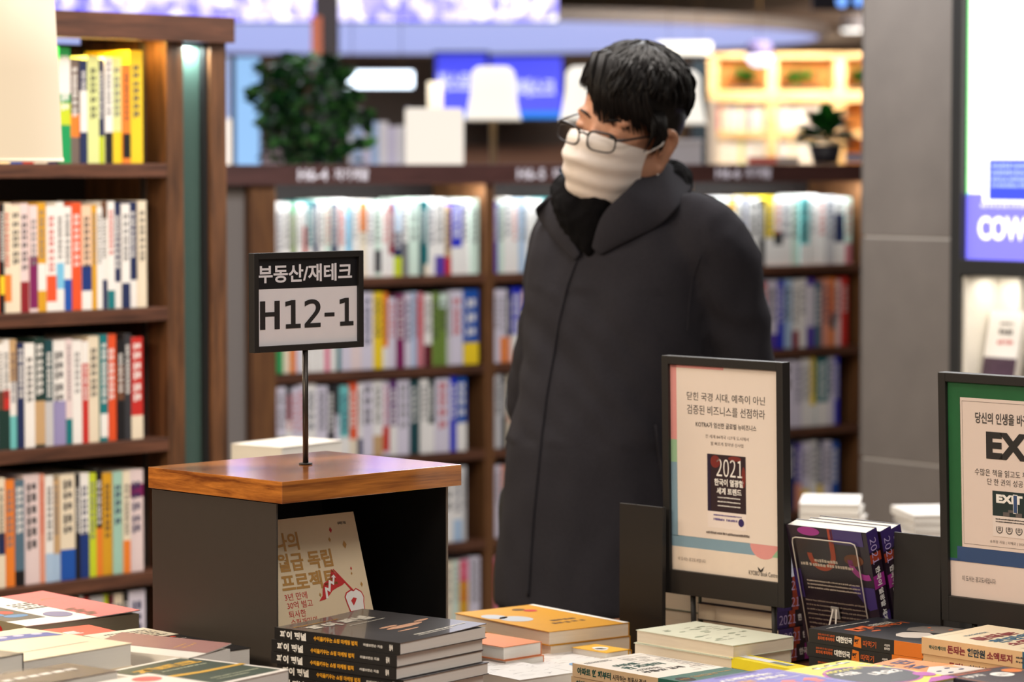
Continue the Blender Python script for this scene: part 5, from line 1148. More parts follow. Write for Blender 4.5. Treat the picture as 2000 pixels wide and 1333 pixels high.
for px0, px1, lab in ((1424, 1490, 'trailing green planter on the far bookcase, left of its post'), (1526, 1608, 'trailing green planter on the far bookcase, middle'), (1656, 1715, 'trailing green planter on the far bookcase, beside the pillar')):
    p, q = fp(px0, 178), fp(px1, 150); rs = random.Random(px0)
    r = node('planter', Matrix.Translation((p.x, FY + .1, p.z + .004)), lab, 'planter', 'planters on the far bookcase')
    boxes('trough', [(0, 0, 0, q.x - p.x, .12, .03)], mat('dark trough', (50, 44, 36), .6), r)
    v, f, ix = [], [], []
    for k in range(150):
        c = Vector((rs.uniform(.06, q.x - p.x - .06), rs.uniform(0, .12), rs.uniform(.085, .12))); dv = Vector((rs.uniform(-1, 1), rs.uniform(-1, .3), rs.uniform(-.4, 1))).normalized(); sd = dv.cross(UP).normalized(); n_ = len(v); Ls = .06
        v += [tuple(c), tuple(c + dv * Ls * .5 + sd * Ls * .3), tuple(c + dv * Ls), tuple(c + dv * Ls * .5 - sd * Ls * .3)]; f.append((n_, n_ + 1, n_ + 2, n_ + 3)); ix.append(rs.choice((0, 1, 1)))
    o = mk('foliage', v, f, [LEAF2[0], LEAF2[1]], r, idx=ix); o['kind'] = 'stuff'
# dark end column and pale panel left of the far bookcase
a, b = at(1352, 330, 17.0), at(1383, 118, 17.0)
r = node('petrol_display_board', Matrix.Translation((a.x, 17, 0)), 'dark blue green freestanding panel right of the bell lamps', 'panel'); boxes('board', [(0, 0, .02, b.x - a.x, .05, b.z)], mat('petrol panel', (44, 60, 70), .6), r); boxes('foot', [(-.05, -.1, 0, b.x - a.x + .05, .15, .02)], MATS['dark brass'], r)
a, b = at(1380, 330, 18.0), at(1402, 196, 18.0)
r = node('oat_display_board', Matrix.Translation((a.x, 18, 0)), 'pale end panel beside the far bookcase', 'panel'); boxes('board', [(0, 0, .02, b.x - a.x, .05, b.z)], mat('oat panel', (204, 188, 170), .6), r); boxes('foot', [(-.05, -.1, 0, b.x - a.x + .05, .15, .02)], MATS['dark brass'], r)
# brown display stand and white stack behind the man's shoulder
b = at(1360, 324, 11.0)
r = node('white_box', Matrix.Translation((b.x - .03, 11.0, b.z - .25)), 'white carton behind the coat collar of the man', 'box'); boxes('box_body', [(-.06, 0, 0, .05, .08, .33)], mat('white card', (226, 222, 226), .6), r, bevel=.003); boxes('box_lid', [(-.063, -.003, .33, .053, .083, .345)], mat('white card lid', (234, 230, 232), .6), r, bevel=.002); boxes('support', [(-.04, .01, -(b.z - .25), .04, .07, 0)], MATS['dark brass'], r)
bb = BM @ Vector((2.00, .12, b_h1 + .001)); r = node('red_book', frame(bb, BX, BY), 'pink red book lying on the bookcase beside the small plant', 'book')
boxes('cover', [(0, 0, 0, .10, .14, .0012), (0, 0, .020, .10, .14, .0212), (-.001, 0, 0, 0, .14, .0212)], mat('coral red cover', (226, 110, 104), .5), r); boxes('page_block', [(.0005, .001, .0013, .098, .139, .0199)], PAGES, r)
bb = BM @ Vector((2.215, .022, b_h1 + .001)); r = node('price_holder', frame(bb, BX, BY), 'small lilac card holder beside the small plant', 'card holder')
boxes('card', [(0, 0, .004, .10, .004, .034)], mat('lilac card', (206, 200, 226), .5), r); boxes('foot', [(0, -.015, 0, .10, .03, .004)], ACR, r)

# ceiling fixtures in view
for px, y, Y, rr, lab in ((1664, 62, 26.0, .085, 'round white ceiling downlight next to the pillar'),):
    p = at(px, y, Y); r = node('ceiling_downlight', Matrix.Translation((p.x, p.y, p.z)), lab, 'ceiling light')
    lathe('lamp_face', [(0, 0), (rr, .0), (rr * .98, .05), (0, .055)], glow('downlight white', (255, 252, 246), 2.2), r, n=24); lathe('housing', [(rr * 1.02, .02), (rr * 1.1, .05), (rr * 1.1, 2.76 - p.z)], MATS['white rim'], r, n=24)
p, q = at(1283, 105, 20.0), at(1390, 82, 20.0); r = node('ceiling_panel_lamp', Matrix.Translation((p.x, 20, p.z)), 'oblong white lamp hanging above the hair of the man', 'ceiling light')
boxes('lamp_face', [(0, 0, 0, q.x - p.x, .15, q.z - p.z)], glow('panel white', (255, 252, 240), 1.8), r, bevel=.015)
for x in (.08, q.x - p.x - .08): tube('hanger', [(x, .07, q.z - p.z), (x, .07, 2.76 - p.z)], .0018, MATS['dark brass'], r)
p = at(1483, 112, 20.0); r = node('spot_lamp', Matrix.Translation((p.x, 20, p.z)), 'round spot lamp with violet housing above the far bookcase', 'ceiling light')
lathe('lamp_face', [(0, -.06), (.05, -.05), (.082, -.01), (.085, .01), (0, .02)], glow('spot white', (236, 236, 255), 1.9), r, n=24); lathe('housing', [(.086, .01), (.084, .07), (.07, .10), (0, .11)], mat('violet housing', (108, 104, 170), .5), r, n=24); tube('hanger', [(0, 0, .1), (0, 0, 2.76 - p.z)], .002, MATS['dark brass'], r)
p, q = at(1586, 20, 16.0), at(1720, -20, 16.0); r = node('hanging_sign', Matrix.Translation((p.x, 16, p.z)), 'dark navy hanging sign with glowing blue letters, top right', 'sign')
boxes('board', [(0, 0, 0, q.x - p.x, .05, q.z - p.z)], mat('navy board', (20, 22, 46), .4), r, bevel=.003); shapes(r, 'glowing_mark', [disc(.155, .045, .028), disc(.24, .050, .022, .03)], (0, -.002, 0), RX, RUP, glow('blue mark', (120, 170, 255), 1.6))
for x in (.05, q.x - p.x - .05): tube('hanger', [(x, .025, q.z - p.z), (x, .025, 2.76 - p.z)], .005, MATS['dark brass'], r)

# ------------------------------------------------------------------ kiosk with the lit screen right of the pillar
kp = at(1866, 500, 7.35); kp.z = 0
KM = frame(kp, PD, PN)
def kz(y): return at_plane(1890, y, kp, PN).z
def kx(px): return (at_plane(px, 400, kp, PN) - kp).dot(PD)
r = node('advert_kiosk', KM, 'tall dark framed kiosk with bright blue and white screen', 'kiosk')
KF = mat('kiosk frame', (46, 46, 46), .4); kw = kx(2240)
x1_ = kx(1888); zb1, zt1 = kz(506), kz(-160)
boxes('frame_side', [(0, -.02, 0, x1_, .16, zt1 + .04)], KF, r, bevel=.003); boxes('frame_side', [(kw, -.02, 0, kw + x1_, .16, zt1 + .04)], KF, r, bevel=.003)
boxes('frame_rail', [(x1_, -.02, kz(538), kw, .16, zb1)], KF, r, bevel=.003); boxes('frame_rail', [(x1_, -.02, zt1, kw, .16, zt1 + .04)], KF, r, bevel=.003)
HOST[r.name] = boxes('display', [(x1_, 0, zb1, kw, .03, zt1)], glow('screen ivory', (250, 253, 244), 1.0), r)
def kr(px0, y0, px1, y1): return [(kx(px0), kz(y1)), (kx(px1), kz(y1)), (kx(px1), kz(y0)), (kx(px0), kz(y0))]
SE = (0, -.0008, 0)
shapes(r, 'green_edge', [kr(1888, -160, 1890.5, 382)], SE, RX, RUP, glow('screen green', (70, 230, 110), .9))
shapes(r, 'mint_wash', [kr(1940, -160, 2240, 170)], SE, RX, RUP, glow('screen mint', (238, 252, 238), 1.0))
shapes(r, 'blue_field', [kr(1888, 378, 2240, 506)], SE, RX, RUP, glow('screen indigo', (112, 108, 238), .95))
shapes(r, 'pictured_card', [kr(1920, 172, 2100, 395)], (0, -.0014, 0), RX, RUP, glow('screen white bright', (252, 254, 255), 1.05))
shapes(r, 'card_panel', [kr(1932, 312, 2100, 390)], (0, -.0020, 0), RX, RUP, glow('screen cobalt', (50, 66, 190), .85))
rs = random.Random(2)
xk, zk = kx(1938), kz(380)
shapes(r, 'card_lettering', sum([smudge(kx(1938), kz(y), kx(2060) - kx(1938), .010, rs) for y in (328, 341, 354, 366)], []), (0, -.0026, 0), RX, RUP, glow('screen pale blue', (150, 170, 226), .85))
shapes(r, 'screen_caption', smudge(kx(1916), kz(406), kx(2080) - kx(1916), .011, rs), (0, -.0016, 0), RX, RUP, glow('screen lilac', (190, 190, 255), .95))
lettering(r, 'COW', (kx(1912), -.0018, kz(468)), RX, RUP, (kx(2006) - kx(1912)), kz(422) - kz(468), glow('screen cream letters', (255, 255, 226), 1.0), .03)
# lit niche below the screen
boxes('niche_back', [(x1_, .15, kz(800), kw, .16, kz(540))], mat('oak niche', (206, 150, 96), .6), r); boxes('niche_side', [(x1_, -.01, kz(800), x1_ + .012, .15, kz(540))], mat('white niche side', (226, 220, 208), .6), r)
boxes('niche_floor', [(x1_, -.02, kz(800) - .03, kw, .16, kz(800))], KF, r); boxes('niche_inner', [(x1_ + .012, .10, kz(760), kx(1936), .15, kz(541))], mat('white niche panel', (232, 226, 214), .6), r)
boxes('base_panel', [(x1_, 0, 0, kw, .16, kz(800) - .03)], KF, r)
area_light('niche_light', KM @ Vector((kx(2000), .05, kz(543))), KM @ Vector((kx(2000), .06, 0)), .3, .04, .55, (1, .93, .82))
th = radians(12)
zs_ = kz(800)
bY = (UP * cos(th) + PN * sin(th)).normalized()
for k, (px, wd, c1, lab) in enumerate(((1903, .105, 'white', 'white book with dark foot standing in the kiosk niche'), (1992, .10, 'cream', 'cream book standing at the edge of the kiosk niche'))):
    O = KM @ Vector((kx(px) + .0, .03, zs_ + .002)); bX = PD; bZ = bX.cross(bY)
    M = Matrix(((bX.x, bY.x, bZ.x, O.x), (bX.y, bY.y, bZ.y, O.y), (bX.z, bY.z, bZ.z, O.z), (0, 0, 0, 1)))
    hh = (kz(612) - kz(800)) / cos(th)
    q = book('niche_book', lab, M, hh, wd, .018, c1, group='books in the kiosk niche')
    if k == 0:
        shapes(q, 'dark_foot', [rect(0, 0, wd, hh * .52)], (0, 0, .0185), X_, Y_, mat('dusk print', (70, 50, 66), .5, var=.5, scale=40)); G_(q, 'cover_lettering', smudge(wd * .35, hh * .86, wd * .4, .006, rs) + smudge(wd * .35, hh * .76, wd * .4, .012, rs), .0187, INK_S); G_(q, 'red_lettering', smudge(wd * .35, hh * .66, wd * .45, .010, rs), .0187, REDI)

# ------------------------------------------------------------------ second tables with stock behind
def side_table(label, px0, px1, Y, z, dpt):
    a, b = at(px0, 1000, Y), at(px1, 1000, Y)
    r = node('side_table', Matrix.Translation((a.x, Y, 0)), label, 'table', 'side tables')
    w = b.x - a.x
    boxes('table_top', [(0, 0, z - .035, w, dpt, z)], TABLEWOOD, r, bevel=.002)
    for x in (.02, w - .06):
        for y in (.02, dpt - .06): boxes('leg', [(x, y, 0, x + .04, y + .04, z - .035)], mat('dark leg', (44, 40, 38), .5), r)
side_table('narrow side table carrying white books behind the trend books', 1540, 1690, 6.35, .70, .30)
side_table('narrow side table carrying white books in front of the pillar', 1790, 1900, 6.30, .70, .30)
wh = mat('plain white cover', (230, 226, 220), .5)
def stack(px, y_top, Y, w, d_, z0, n, ang, lab, grp, nm='stock_book', cover=None):
    p = at(px, y_top, Y); T = (p.z - z0) / n
    for k in range(n):
        a = radians(ang + (k % 3 - 1) * 2.0); M = Matrix.Translation((p.x, p.y, z0 + k * T + .0012)) @ Matrix.Rotation(a, 4, 'Z')
        book(nm, lab % ORD[k], M, d_, w, T - .0004, cover or wh, group=grp)
stack(1562, 985, 6.45, .125, .19, .70, 6, -10, 'white book right of the trend poster, %s from bottom', 'white books behind the posters')
stack(1787, 1008, 6.40, .12, .19, .70, 6, 6, 'white book in front of the pillar, %s from bottom', 'white books behind the posters')
side_table('small side table behind the display box', 405, 620, 5.75, .86, .30)
stack(452, 868, 5.80, .125, .18, .86, 3, -38, 'thick white book behind the walnut lid, %s from bottom', 'white books behind the display box')
# ================================================================== the man
def ellipsoid(c, r, R=None, nu=20, nv=14):
    v, f = [], []
    R = R or Matrix.Identity(3)
    c = Vector(c)
    for j in range(nv + 1):
        t = pi * j / nv
        for i in range(nu):
            p = 2 * pi * i / nu
            v.append(c + R @ Vector((r[0] * sin(t) * cos(p), r[1] * sin(t) * sin(p), r[2] * cos(t))))
    for j in range(nv):
        for i in range(nu): f.append((j * nu + i, (j + 1) * nu + i, (j + 1) * nu + (i + 1) % nu, j * nu + (i + 1) % nu))
    return v, f
def limb(pts, rad, n=16):
    """tapered rounded tube through the points, with round ends"""
    P = [Vector(p) for p in pts]; out_v, out_f = [], []
    # resample with a smooth curve
    Q, RR = [], []
    m = 6
    for i in range(len(P) - 1):
        p0, p1, p2, p3 = P[max(i - 1, 0)], P[i], P[i + 1], P[min(i + 2, len(P) - 1)]
        for k in range(m):
            t = k / m
            Q.append(0.5 * ((2 * p1) + (p2 - p0) * t + (2 * p0 - 5 * p1 + 4 * p2 - p3) * t * t + (3 * p1 - p0 - 3 * p2 + p3) * t ** 3)); RR.append(rad[i] * (1 - t) + rad[i + 1] * t)
    Q.append(P[-1]); RR.append(rad[-1])
    v, f = tube_vf(Q, RR, n)
    out_v += v; out_f += f
    for p, r in ((Q[0], RR[0]), (Q[-1], RR[-1])):
        ev, ef = ellipsoid(p, (r, r, r), None, n, 10); k = len(out_v); out_v += [tuple(x) for x in ev]; out_f += [tuple(i + k for i in q) for q in ef]
    return out_v, out_f
class Blob:
    def __init__(s): s.v, s.f = [], []
    def add(s, vf):
        k = len(s.v); s.v += [tuple(x) for x in vf[0]]; s.f += [tuple(i + k for i in q) for q in vf[1]]; return s
    def skin(s, name, m, parent, voxel, smooth=4, disp=None):
        me = bpy.data.meshes.new(name + '_raw'); me.from_pydata(s.v, [], s.f); me.update()
        o = bpy.data.objects.new('tmp_blob', me); COL.objects.link(o)
        a = o.modifiers.new('r', 'REMESH'); a.mode = 'VOXEL'; a.voxel_size = voxel; a.adaptivity = 0
        if smooth: b = o.modifiers.new('s', 'SMOOTH'); b.iterations = smooth; b.factor = 0.5
        bpy.context.view_layer.update()
        me2 = bpy.data.meshes.new_from_object(o.evaluated_get(bpy.context.evaluated_depsgraph_get()))
        bpy.data.objects.remove(o); bpy.data.meshes.remove(me)
        me2.name = name; me2.materials.clear(); me2.materials.append(m)
        if disp:
            nr = [v.normal.copy() for v in me2.vertices]
            for v, n in zip(me2.vertices, nr): v.co = v.co + n * disp(v.co, n)
        me2.polygons.foreach_set('use_smooth', [True] * len(me2.polygons)); me2.update()
        return mesh_obj(name, me2, parent)

MY = 5.45
man = node('person', Matrix.Identity(4), 'man in charcoal coat, white mask and glasses looking down beside the table', 'person')
SKIN = mat('skin', (196, 142, 112), .5, var=.06, scale=18); SKIN.node_tree.nodes['Principled BSDF'].inputs['Subsurface Weight'].default_value = .12
SKIN.node_tree.nodes['Principled BSDF'].inputs['Subsurface Radius'].default_value = (.01, .004, .002)

# ---- head frame
fh = Vector((-.57, -.80, -.11)).normalized(); r0 = fh.cross(UP).normalized(); u0 = r0.cross(fh).normalized()
ro = radians(14); rh = (r0 * cos(ro) + u0 * sin(ro)).normalized(); uh = rh.cross(fh).normalized()
HR = Matrix(((rh.x, fh.x, uh.x), (rh.y, fh.y, uh.y), (rh.z, fh.z, uh.z)))      # x his right, y forward, z up
ear = at(1297, 290, 5.36)
HC = ear - HR @ Vector((-.078, -.012, -.012))
def hw(p): return HC + HR @ Vector(p)

# ---- body key points (world)
def mid(px, y): return at(px, y, MY)
fb = Vector((-.616, -.788, 0)); lb = Vector((.788, -.616, 0))      # facing, his left
neck0 = mid(1240, 400); chest = mid(1220, 520); waist = mid(1195, 740); hip = mid(1162, 960); hem = mid(1154, 1180)
shL = Vector((.345, 5.335, at(1400, 470, 5.335).z)); shR = Vector((.095, 5.555, at(1050, 470, 5.555).z))
elL = Vector((.408, 5.46, 1.115)); elR = Vector((.052, 5.66, 1.085))
back = -fb
wrL = Vector((hip.x, hip.y, 0)) + back * .215 + lb * .05; wrL.z = 1.0
wrR = Vector((hip.x, hip.y, 0)) + back * .225 - lb * .05; wrR.z = .985
hx, hy = hip.x - .01, hip.y
kneeL, kneeR = Vector((hx, hy, .48)) + lb * .10 + fb * .02, Vector((hx, hy, .48)) - lb * .10 + fb * .02
ankL, ankR = Vector((hx, hy, .07)) + lb * .12 - fb * .01, Vector((hx, hy, .07)) - lb * .12 - fb * .01
hipL, hipR = Vector((hx, hy, .92)) + lb * .085, Vector((hx, hy, .92)) - lb * .085

body = Blob()
E3 = lambda c, r: body.add((lambda vf: ([hw(x) for x in vf[0]], vf[1]))(ellipsoid(c, r)))
# head: skull, face, jaw, cheeks, brow, nose, ears, neck
E3((0, -.012, .045), (.076, .097, .088)); E3((0, .030, .010), (.067, .068, .080)); E3((0, .040, -.050), (.055, .056, .058)); E3((0, .060, -.078), (.034, .030, .026))
for s in (-1, 1):
    E3((s * .038, .052, -.022), (.031, .036, .034)); E3((s * .029, .073, .034), (.026, .017, .011)); E3((s * .032, .076, .012), (.019, .017, .014))
    E3((s * .052, .0, -.055), (.026, .050, .040))
body.add((lambda vf: ([hw(x) for x in vf[0]], vf[1]))(limb([(0, .088, .022), (0, .102, .0), (0, .116, -.020)], [.009, .011, .014], 10)))
E3((.011, .103, -.022), (.010, .012, .009)); E3((-.011, .103, -.022), (.010, .012, .009)); E3((0, .088, -.052), (.026, .014, .010))
for s in (-1, 1):
    a_ = [(s * .074, -.010, -.050), (s * .080, -.024, -.026), (s * .087, -.030, .002), (s * .085, -.016, .018), (s * .079, .002, .012)]
    body.add((lambda vf: ([hw(x) for x in vf[0]], vf[1]))(limb(a_, [.009, .007, .0075, .007, .006], 8)))
    E3((s * .075, -.012, -.016), (.006, .018, .028)); E3((s * .076, -.002, -.050), (.007, .010, .011)); E3((s * .078, .002, -.018), (.006, .006, .010))
nb = hw((0, -.045, -.045))
body.add(limb([nb, (nb + neck0) / 2, neck0, chest], [.058, .058, .062, .10]))
body.add(limb([chest, waist, Vector((hx, hy, .95))], [.13, .125, .13]))
body.add(limb([shR, chest + UP * .02, shL], [.055, .10, .055]))
for s_, e_, w_ in ((shL, elL, wrL), (shR, elR, wrR)): body.add(limb([s_, e_, w_], [.046, .038, .027]))
for h_, k_, a_ in ((hipL, kneeL, ankL), (hipR, kneeR, ankR)): body.add(limb([h_, k_, a_], [.08, .055, .038]))
for a_ in (ankL, ankR): body.add(limb([a_ + UP * -.01, a_ + fb * .14 - UP * .03], [.036, .026]))
# hands clasped behind the back: palm, four fingers and a thumb each
for w_, side in ((wrL, -1), (wrR, 1)):
    dh = (lb * side * .9 - UP * .45).normalized(); nrm_ = back; wd = dh.cross(nrm_).normalized()
    pc = w_ + dh * .05
    body.add(limb([w_, pc, pc + dh * .035], [.024, .027, .024], 10))
    for k, L in enumerate((.062, .072, .068, .054)):
        b0 = pc + dh * .04 + wd * (.0175 * (k - 1.5)); body.add(limb([b0, b0 + dh * L * .5 + nrm_ * .004, b0 + dh * L * .8 - nrm_ * .018], [.0085, .008, .007], 8))
    b0 = pc + wd * -.022; body.add(limb([b0, b0 - wd * .02 + dh * .025, b0 - wd * .018 + dh * .05], [.0105, .0095, .008], 8))
body.skin('body', SKIN, man, .0042, 3)

# ---- eyes and brows
def H(vf): return ([hw(x) for x in vf[0]], vf[1])
DARKHAIR = mat('black hair', (18, 14, 13), .5, var=.3, scale=120, spec=.2)
for s in (-1, 1):
    vf = H(ellipsoid((s * .032, .0795, .010), (.013, .0115, .0095), None, 16, 12)); mk('eye', vf[0], vf[1], mat('eye white', (214, 200, 190), .2), man, smooth=True)
    vf = H(ellipsoid((s * .031, .0895, .0055), (.0055, .0035, .0052), None, 12, 8)); mk('iris', vf[0], vf[1], mat('dark iris', (24, 16, 12), .1), man, smooth=True)
    vf = H(ellipsoid((s * .032, .0815, .0138), (.0155, .0125, .0085), None, 16, 10)); mk('eyelid', vf[0], vf[1], SKIN, man, smooth=True)
    q = [(s * .014, .092, .031), (s * .026, .092, .037), (s * .038, .088, .039), (s * .047, .076, .035)]
    v, f = tube_vf([hw(p) for p in q], [.0028, .0042, .0040, .0018], 8, flat=.6); mk('eyebrow', v, f, DARKHAIR, man, smooth=True)

# ---- face mask: pleated sheet over nose, mouth and chin
MASK = mat('white mask fabric', (226, 214, 206), .8, var=.03, scale=200)
NU, NV = 36, 26
def mask_pt(u, v, off=0.0):
    a = u * 1.30                                   # around the face
    z = .012 - .024 * abs(u) ** 1.5 - .128 * v * (1 - .26 * abs(u) ** 2)
    kn = (.112, .132, .140, .133, .125, .116, .092)       # forward bulge along the middle, nose bridge to under the chin
    q = min(5.999, v * 6); k = int(q); prof = kn[k] + (kn[k + 1] - kn[k]) * (q - k)
    prof = .45 * prof + .55 * prof * (1 - .06 * abs(u))
    rx = .080 - .008 * v; ry = prof + .012
    pl = .0022 * sin(v * pi * 7.0 + .6 * u) * (1 - abs(u) ** 3) * (1 - .3 * v)
    cr = .0016 * noise.noise(Vector((u * 2.2, v * 5.0, 3.1)))
    r_ = 1 + (pl + cr) / .08 + off / .08
    return (rx * sin(a) * r_, (-.012 + ry * max(0.0, cos(a)) ** .72 * r_), z)
v, f = [], []
for lay in (0.0, -.0012):
    for j in range(NV + 1):
        for i in range(NU + 1): v.append(hw(mask_pt(-1 + 2 * i / NU, j / NV, lay)))
n1 = (NU + 1) * (NV + 1)
for j in range(NV):
    for i in range(NU):
        a = j * (NU + 1) + i; f.append((a, a + 1, a + NU + 2, a + NU + 1)); f.append((n1 + a, n1 + a + NU + 1, n1 + a + NU + 2, n1 + a + 1))
msk = mk('mask', v, f, MASK, man, smooth=True)
for s in (-1, 1):
    for t0 in (.06, .93):
        p0 = Vector(mask_pt(s * .97, t0)); e_ = (s * .081, -.012, .014) if t0 < .5 else (s * .079, -.006, -.050)
        mdl = (Vector(e_) * .5 + p0 * .5) + Vector((s * .010, 0, 0))
        tube('ear_loop', [hw(p0), hw(mdl), hw(e_)], .0016, MASK, man, n=6)

# ---- glasses
RIM = mat('dark gunmetal rim', (40, 36, 38), .3, .6)
LENS = ACR
GZ = .004
def rim_pts(s, n=28, k=1.0):
    out = []
    for i in range(n):
        a = 2 * pi * i / n; ca, sa = cos(a), sin(a)
        x = .0255 * k * (abs(ca) ** .55) * (1 if ca > 0 else -1); z = .0165 * k * (abs(sa) ** .60) * (1 if sa > 0 else -1)
        cx_ = .0345; xx = cx_ + x
        out.append((s * xx, .1300 - 3.6 * (xx - .008) ** 2, GZ + z + .0006 * (x / .02)))
    return out
gl_ = bpy.data.objects.new('glasses', None); COL.objects.link(gl_); gl_.parent = man
for s in (-1, 1):
    tube('rim', [hw(p) for p in rim_pts(s)], .0016, RIM, gl_, n=8, closed=True)
    tube('rim_top', [hw(p) for p in rim_pts(s)[1:14]], .0023, RIM, gl_, n=8)
    pts = [hw(p) for p in rim_pts(s, 28, .97)]; cc = hw((s * .0345, .1280, GZ)); v = [cc] + pts
    mk('lens', v, [(0, 1 + i, 1 + (i + 1) % 28) for i in range(28)], LENS, gl_)
    tube('temple', [hw((s * .0595, .1200, GZ + .008)), hw((s * .0710, .108, GZ + .010)), hw((s * .0790, .050, .016)), hw((s * .0830, -.012, .018)), hw((s * .0850, -.040, -.012))], [.0024, .0022, .0018, .0018, .0016], RIM, gl_, n=8)
tube('bridge', [hw((-.010, .1295, GZ + .006)), hw((0, .1320, GZ + .0095)), hw((.010, .1295, GZ + .006))], .0018, RIM, gl_, n=8)

# ---- hair: cap plus locks swept from the crown
hairb = Blob()
Hh = lambda c, r: hairb.add(H(ellipsoid(c, r, None, 24, 16)))
Hh((0, -.022, .062), (.083, .100, .078)); Hh((0, -.042, .030), (.082, .084, .078)); Hh((0, -.062, -.010), (.066, .050, .062)); Hh((0, .020, .088), (.068, .060, .046))
hair = hairb.skin('hair', DARKHAIR, man, .006, 2)
rs = random.Random(21)
v, f = [], []
crown = Vector((.012, -.050, .0))
def hair_surf(phi, t, lift):
    """phi: 0 = front, +-pi = back (his left negative x); t from crown 0 to hairline 1"""
    frn = .5 + .5 * cos(phi)
    # polar angle reached at the hairline
    end = 1.05 + .62 * (1 - frn) + (.35 if abs(phi) > 2.2 else 0) + .10 * sin(phi) ** 2
    if abs(phi) < .9: end = 1.22 - .10 * abs(phi)
    th = t * end + .02
    d_ = Vector((-sin(phi) * sin(th), cos(phi) * sin(th), cos(th)))
    return Vector((0, -.018, .060)) + Vector((d_.x * (.086 + lift), d_.y * (.112 + lift), d_.z * (.086 + lift)))
for k in range(950):
    phi = rs.uniform(-pi, pi); lift = rs.uniform(.001, .012); sw = rs.uniform(.15, .55)
    t0, t1 = rs.uniform(.0, .60), rs.uniform(.70, 1.08)
    if abs(phi) < 1.0: t1 = rs.uniform(.95, 1.18)
    pts, rad = [], []
    for i in range(8):
        t = t0 + (t1 - t0) * i / 7
        ph = phi - sw * (t - t0) if abs(phi) < 1.6 else phi + rs.uniform(-.02, .02)    # fringe sweeps to his left
        p = hair_surf(ph, t, lift * (1 - .5 * (i / 7) ** 2) + .003 * sin(i * 1.1 + k))
        pts.append(hw(p)); rad.append(.0052 * (1 - (i / 7) ** 2.2) + .0007)
    tube_vf(pts, rad, 5, False, v, f, flat=.5)
# long fringe strands falling across the forehead and in front of the near ear
for k in range(130):
    x0 = rs.uniform(-.066, .040); zr = .098 - .4 * abs(x0) * .4
    ex = x0 - rs.uniform(.012, .034); ez = .040 - .30 * max(0, -ex - .03) + rs.uniform(-.014, .014) + (.9 * max(0, ex + .012))
    p0 = Vector((x0 * .8 + .010, .020, .140 - 4 * x0 * x0 + rs.uniform(-.004, .006))); p3 = Vector((ex, .100 - 8.5 * ex * ex, ez)); p1 = p0.lerp(p3, .35) + Vector((.006, .026, .026)); p2 = p0.lerp(p3, .7) + Vector((.003, .020, .012))
    tube_vf([hw(p) for p in (p0, p1, p2, p3)], [.006, .0058, .004, .0008], 5, False, v, f, flat=.45)
for k in range(26):
    y0 = rs.uniform(-.010, .042); p0 = Vector((-.074, y0, .055)); p3 = Vector((-.080 + .10 * max(0, y0), y0 + rs.uniform(-.004, .010), rs.uniform(-.030, .004) + .35 * max(0, y0))); p1 = p0.lerp(p3, .5) + Vector((-.010, 0, 0))
    tube_vf([hw(p) for p in (p0, p1, p3)], [.0065, .0055, .0010], 5, False, v, f, flat=.5)
for k in range(30):
    a = rs.uniform(-1.2, 1.2); p0 = Vector((.070 * sin(a), -.020 - .085 * cos(a), .02)); p3 = Vector((.060 * sin(a), -.018 - .074 * cos(a), rs.uniform(-.085, -.060))); p1 = p0.lerp(p3, .5) + Vector((0, -.008, 0))
    tube_vf([hw(p) for p in (p0, p1, p3)], [.008, .0065, .0012], 5, False, v, f, flat=.5)
mk('hair_strands', v, f, DARKHAIR, man, smooth=True)

# ---- coat
COAT = mat('charcoal wool', (46, 45, 51), .95, var=.22, scale=260, bump=.35, spec=.12)
coat = Blob()
rings = [  # y px, centre px, half width lateral, half depth
 (1186, 1152, .172, .150), (1120, 1154, .173, .150), (1040, 1158, .172, .148), (960, 1162, .170, .146), (880, 1170, .168, .144), (800, 1184, .168, .142), (720, 1202, .172, .142), (640, 1212, .178, .142),
 (560, 1218, .184, .140), (500, 1222, .186, .136), (450, 1226, .178, .126), (415, 1230, .150, .112), (390, 1236, .112, .095), (372, 1240, .084, .082)]
NR = 48
v, f = [], []
for (y, cx_, a_, b_) in rings:
    c_ = at(cx_, y, MY)
    for k in range(NR):
        t = 2 * pi * k / NR; ct, s_ = cos(t), sin(t)
        e = .86
        v.append(c_ + lb * (a_ * abs(ct) ** e * (1 if ct > 0 else -1)) + fb * (b_ * abs(s_) ** e * (1 if s_ > 0 else -1)))
for j in range(len(rings) - 1):
    for k in range(NR): f.append((j * NR + k, j * NR + (k + 1) % NR, (j + 1) * NR + (k + 1) % NR, (j + 1) * NR + k))
f.append(tuple(range(NR - 1, -1, -1))); f.append(tuple((len(rings) - 1) * NR + k for k in range(NR)))
coat.add((v, f))
coat.add(limb([shL + Vector((-.05, .04, .025)), shL, shL * .5 + elL * .5 + Vector((.014, 0, 0)), elL, elL * .5 + wrL * .5, wrL], [.060, .068, .064, .058, .052, .046], 20))
coat.add(limb([shR + Vector((.05, -.04, .025)), shR, shR * .5 + elR * .5, elR, elR * .5 + wrR * .5, wrR], [.060, .064, .060, .058, .052, .046], 20))
def folds(p, n):
    d = .0065 * noise.noise(Vector((p.x * 9, p.y * 9, p.z * 4))) + .0035 * noise.noise(Vector((p.x * 22, p.y * 22, p.z * 13 + 4)))
    # creases across the bent sleeve and soft vertical drape in the skirt
    if p.x > .33 and p.z > 1.02: d += .0055 * sin((p.z * 1.0 + p.x * .9 - p.y * .4) * 62 + 3 * noise.noise(p * 7)) * (.4 + .6 * max(0, noise.noise(p * 9 + Vector((3, 1, 2)))))
    if p.z < 1.05: d += .009 * noise.noise(Vector((p.x * 13, p.y * 13, p.z * 1.5 + 9))) * min(1, (1.05 - p.z) * 4)
    elif p.z < 1.32 and p.x < .33: d += .007 * noise.noise(Vector((p.x * 6, p.y * 6, p.z * 19 + p.x * 20)))
    return d
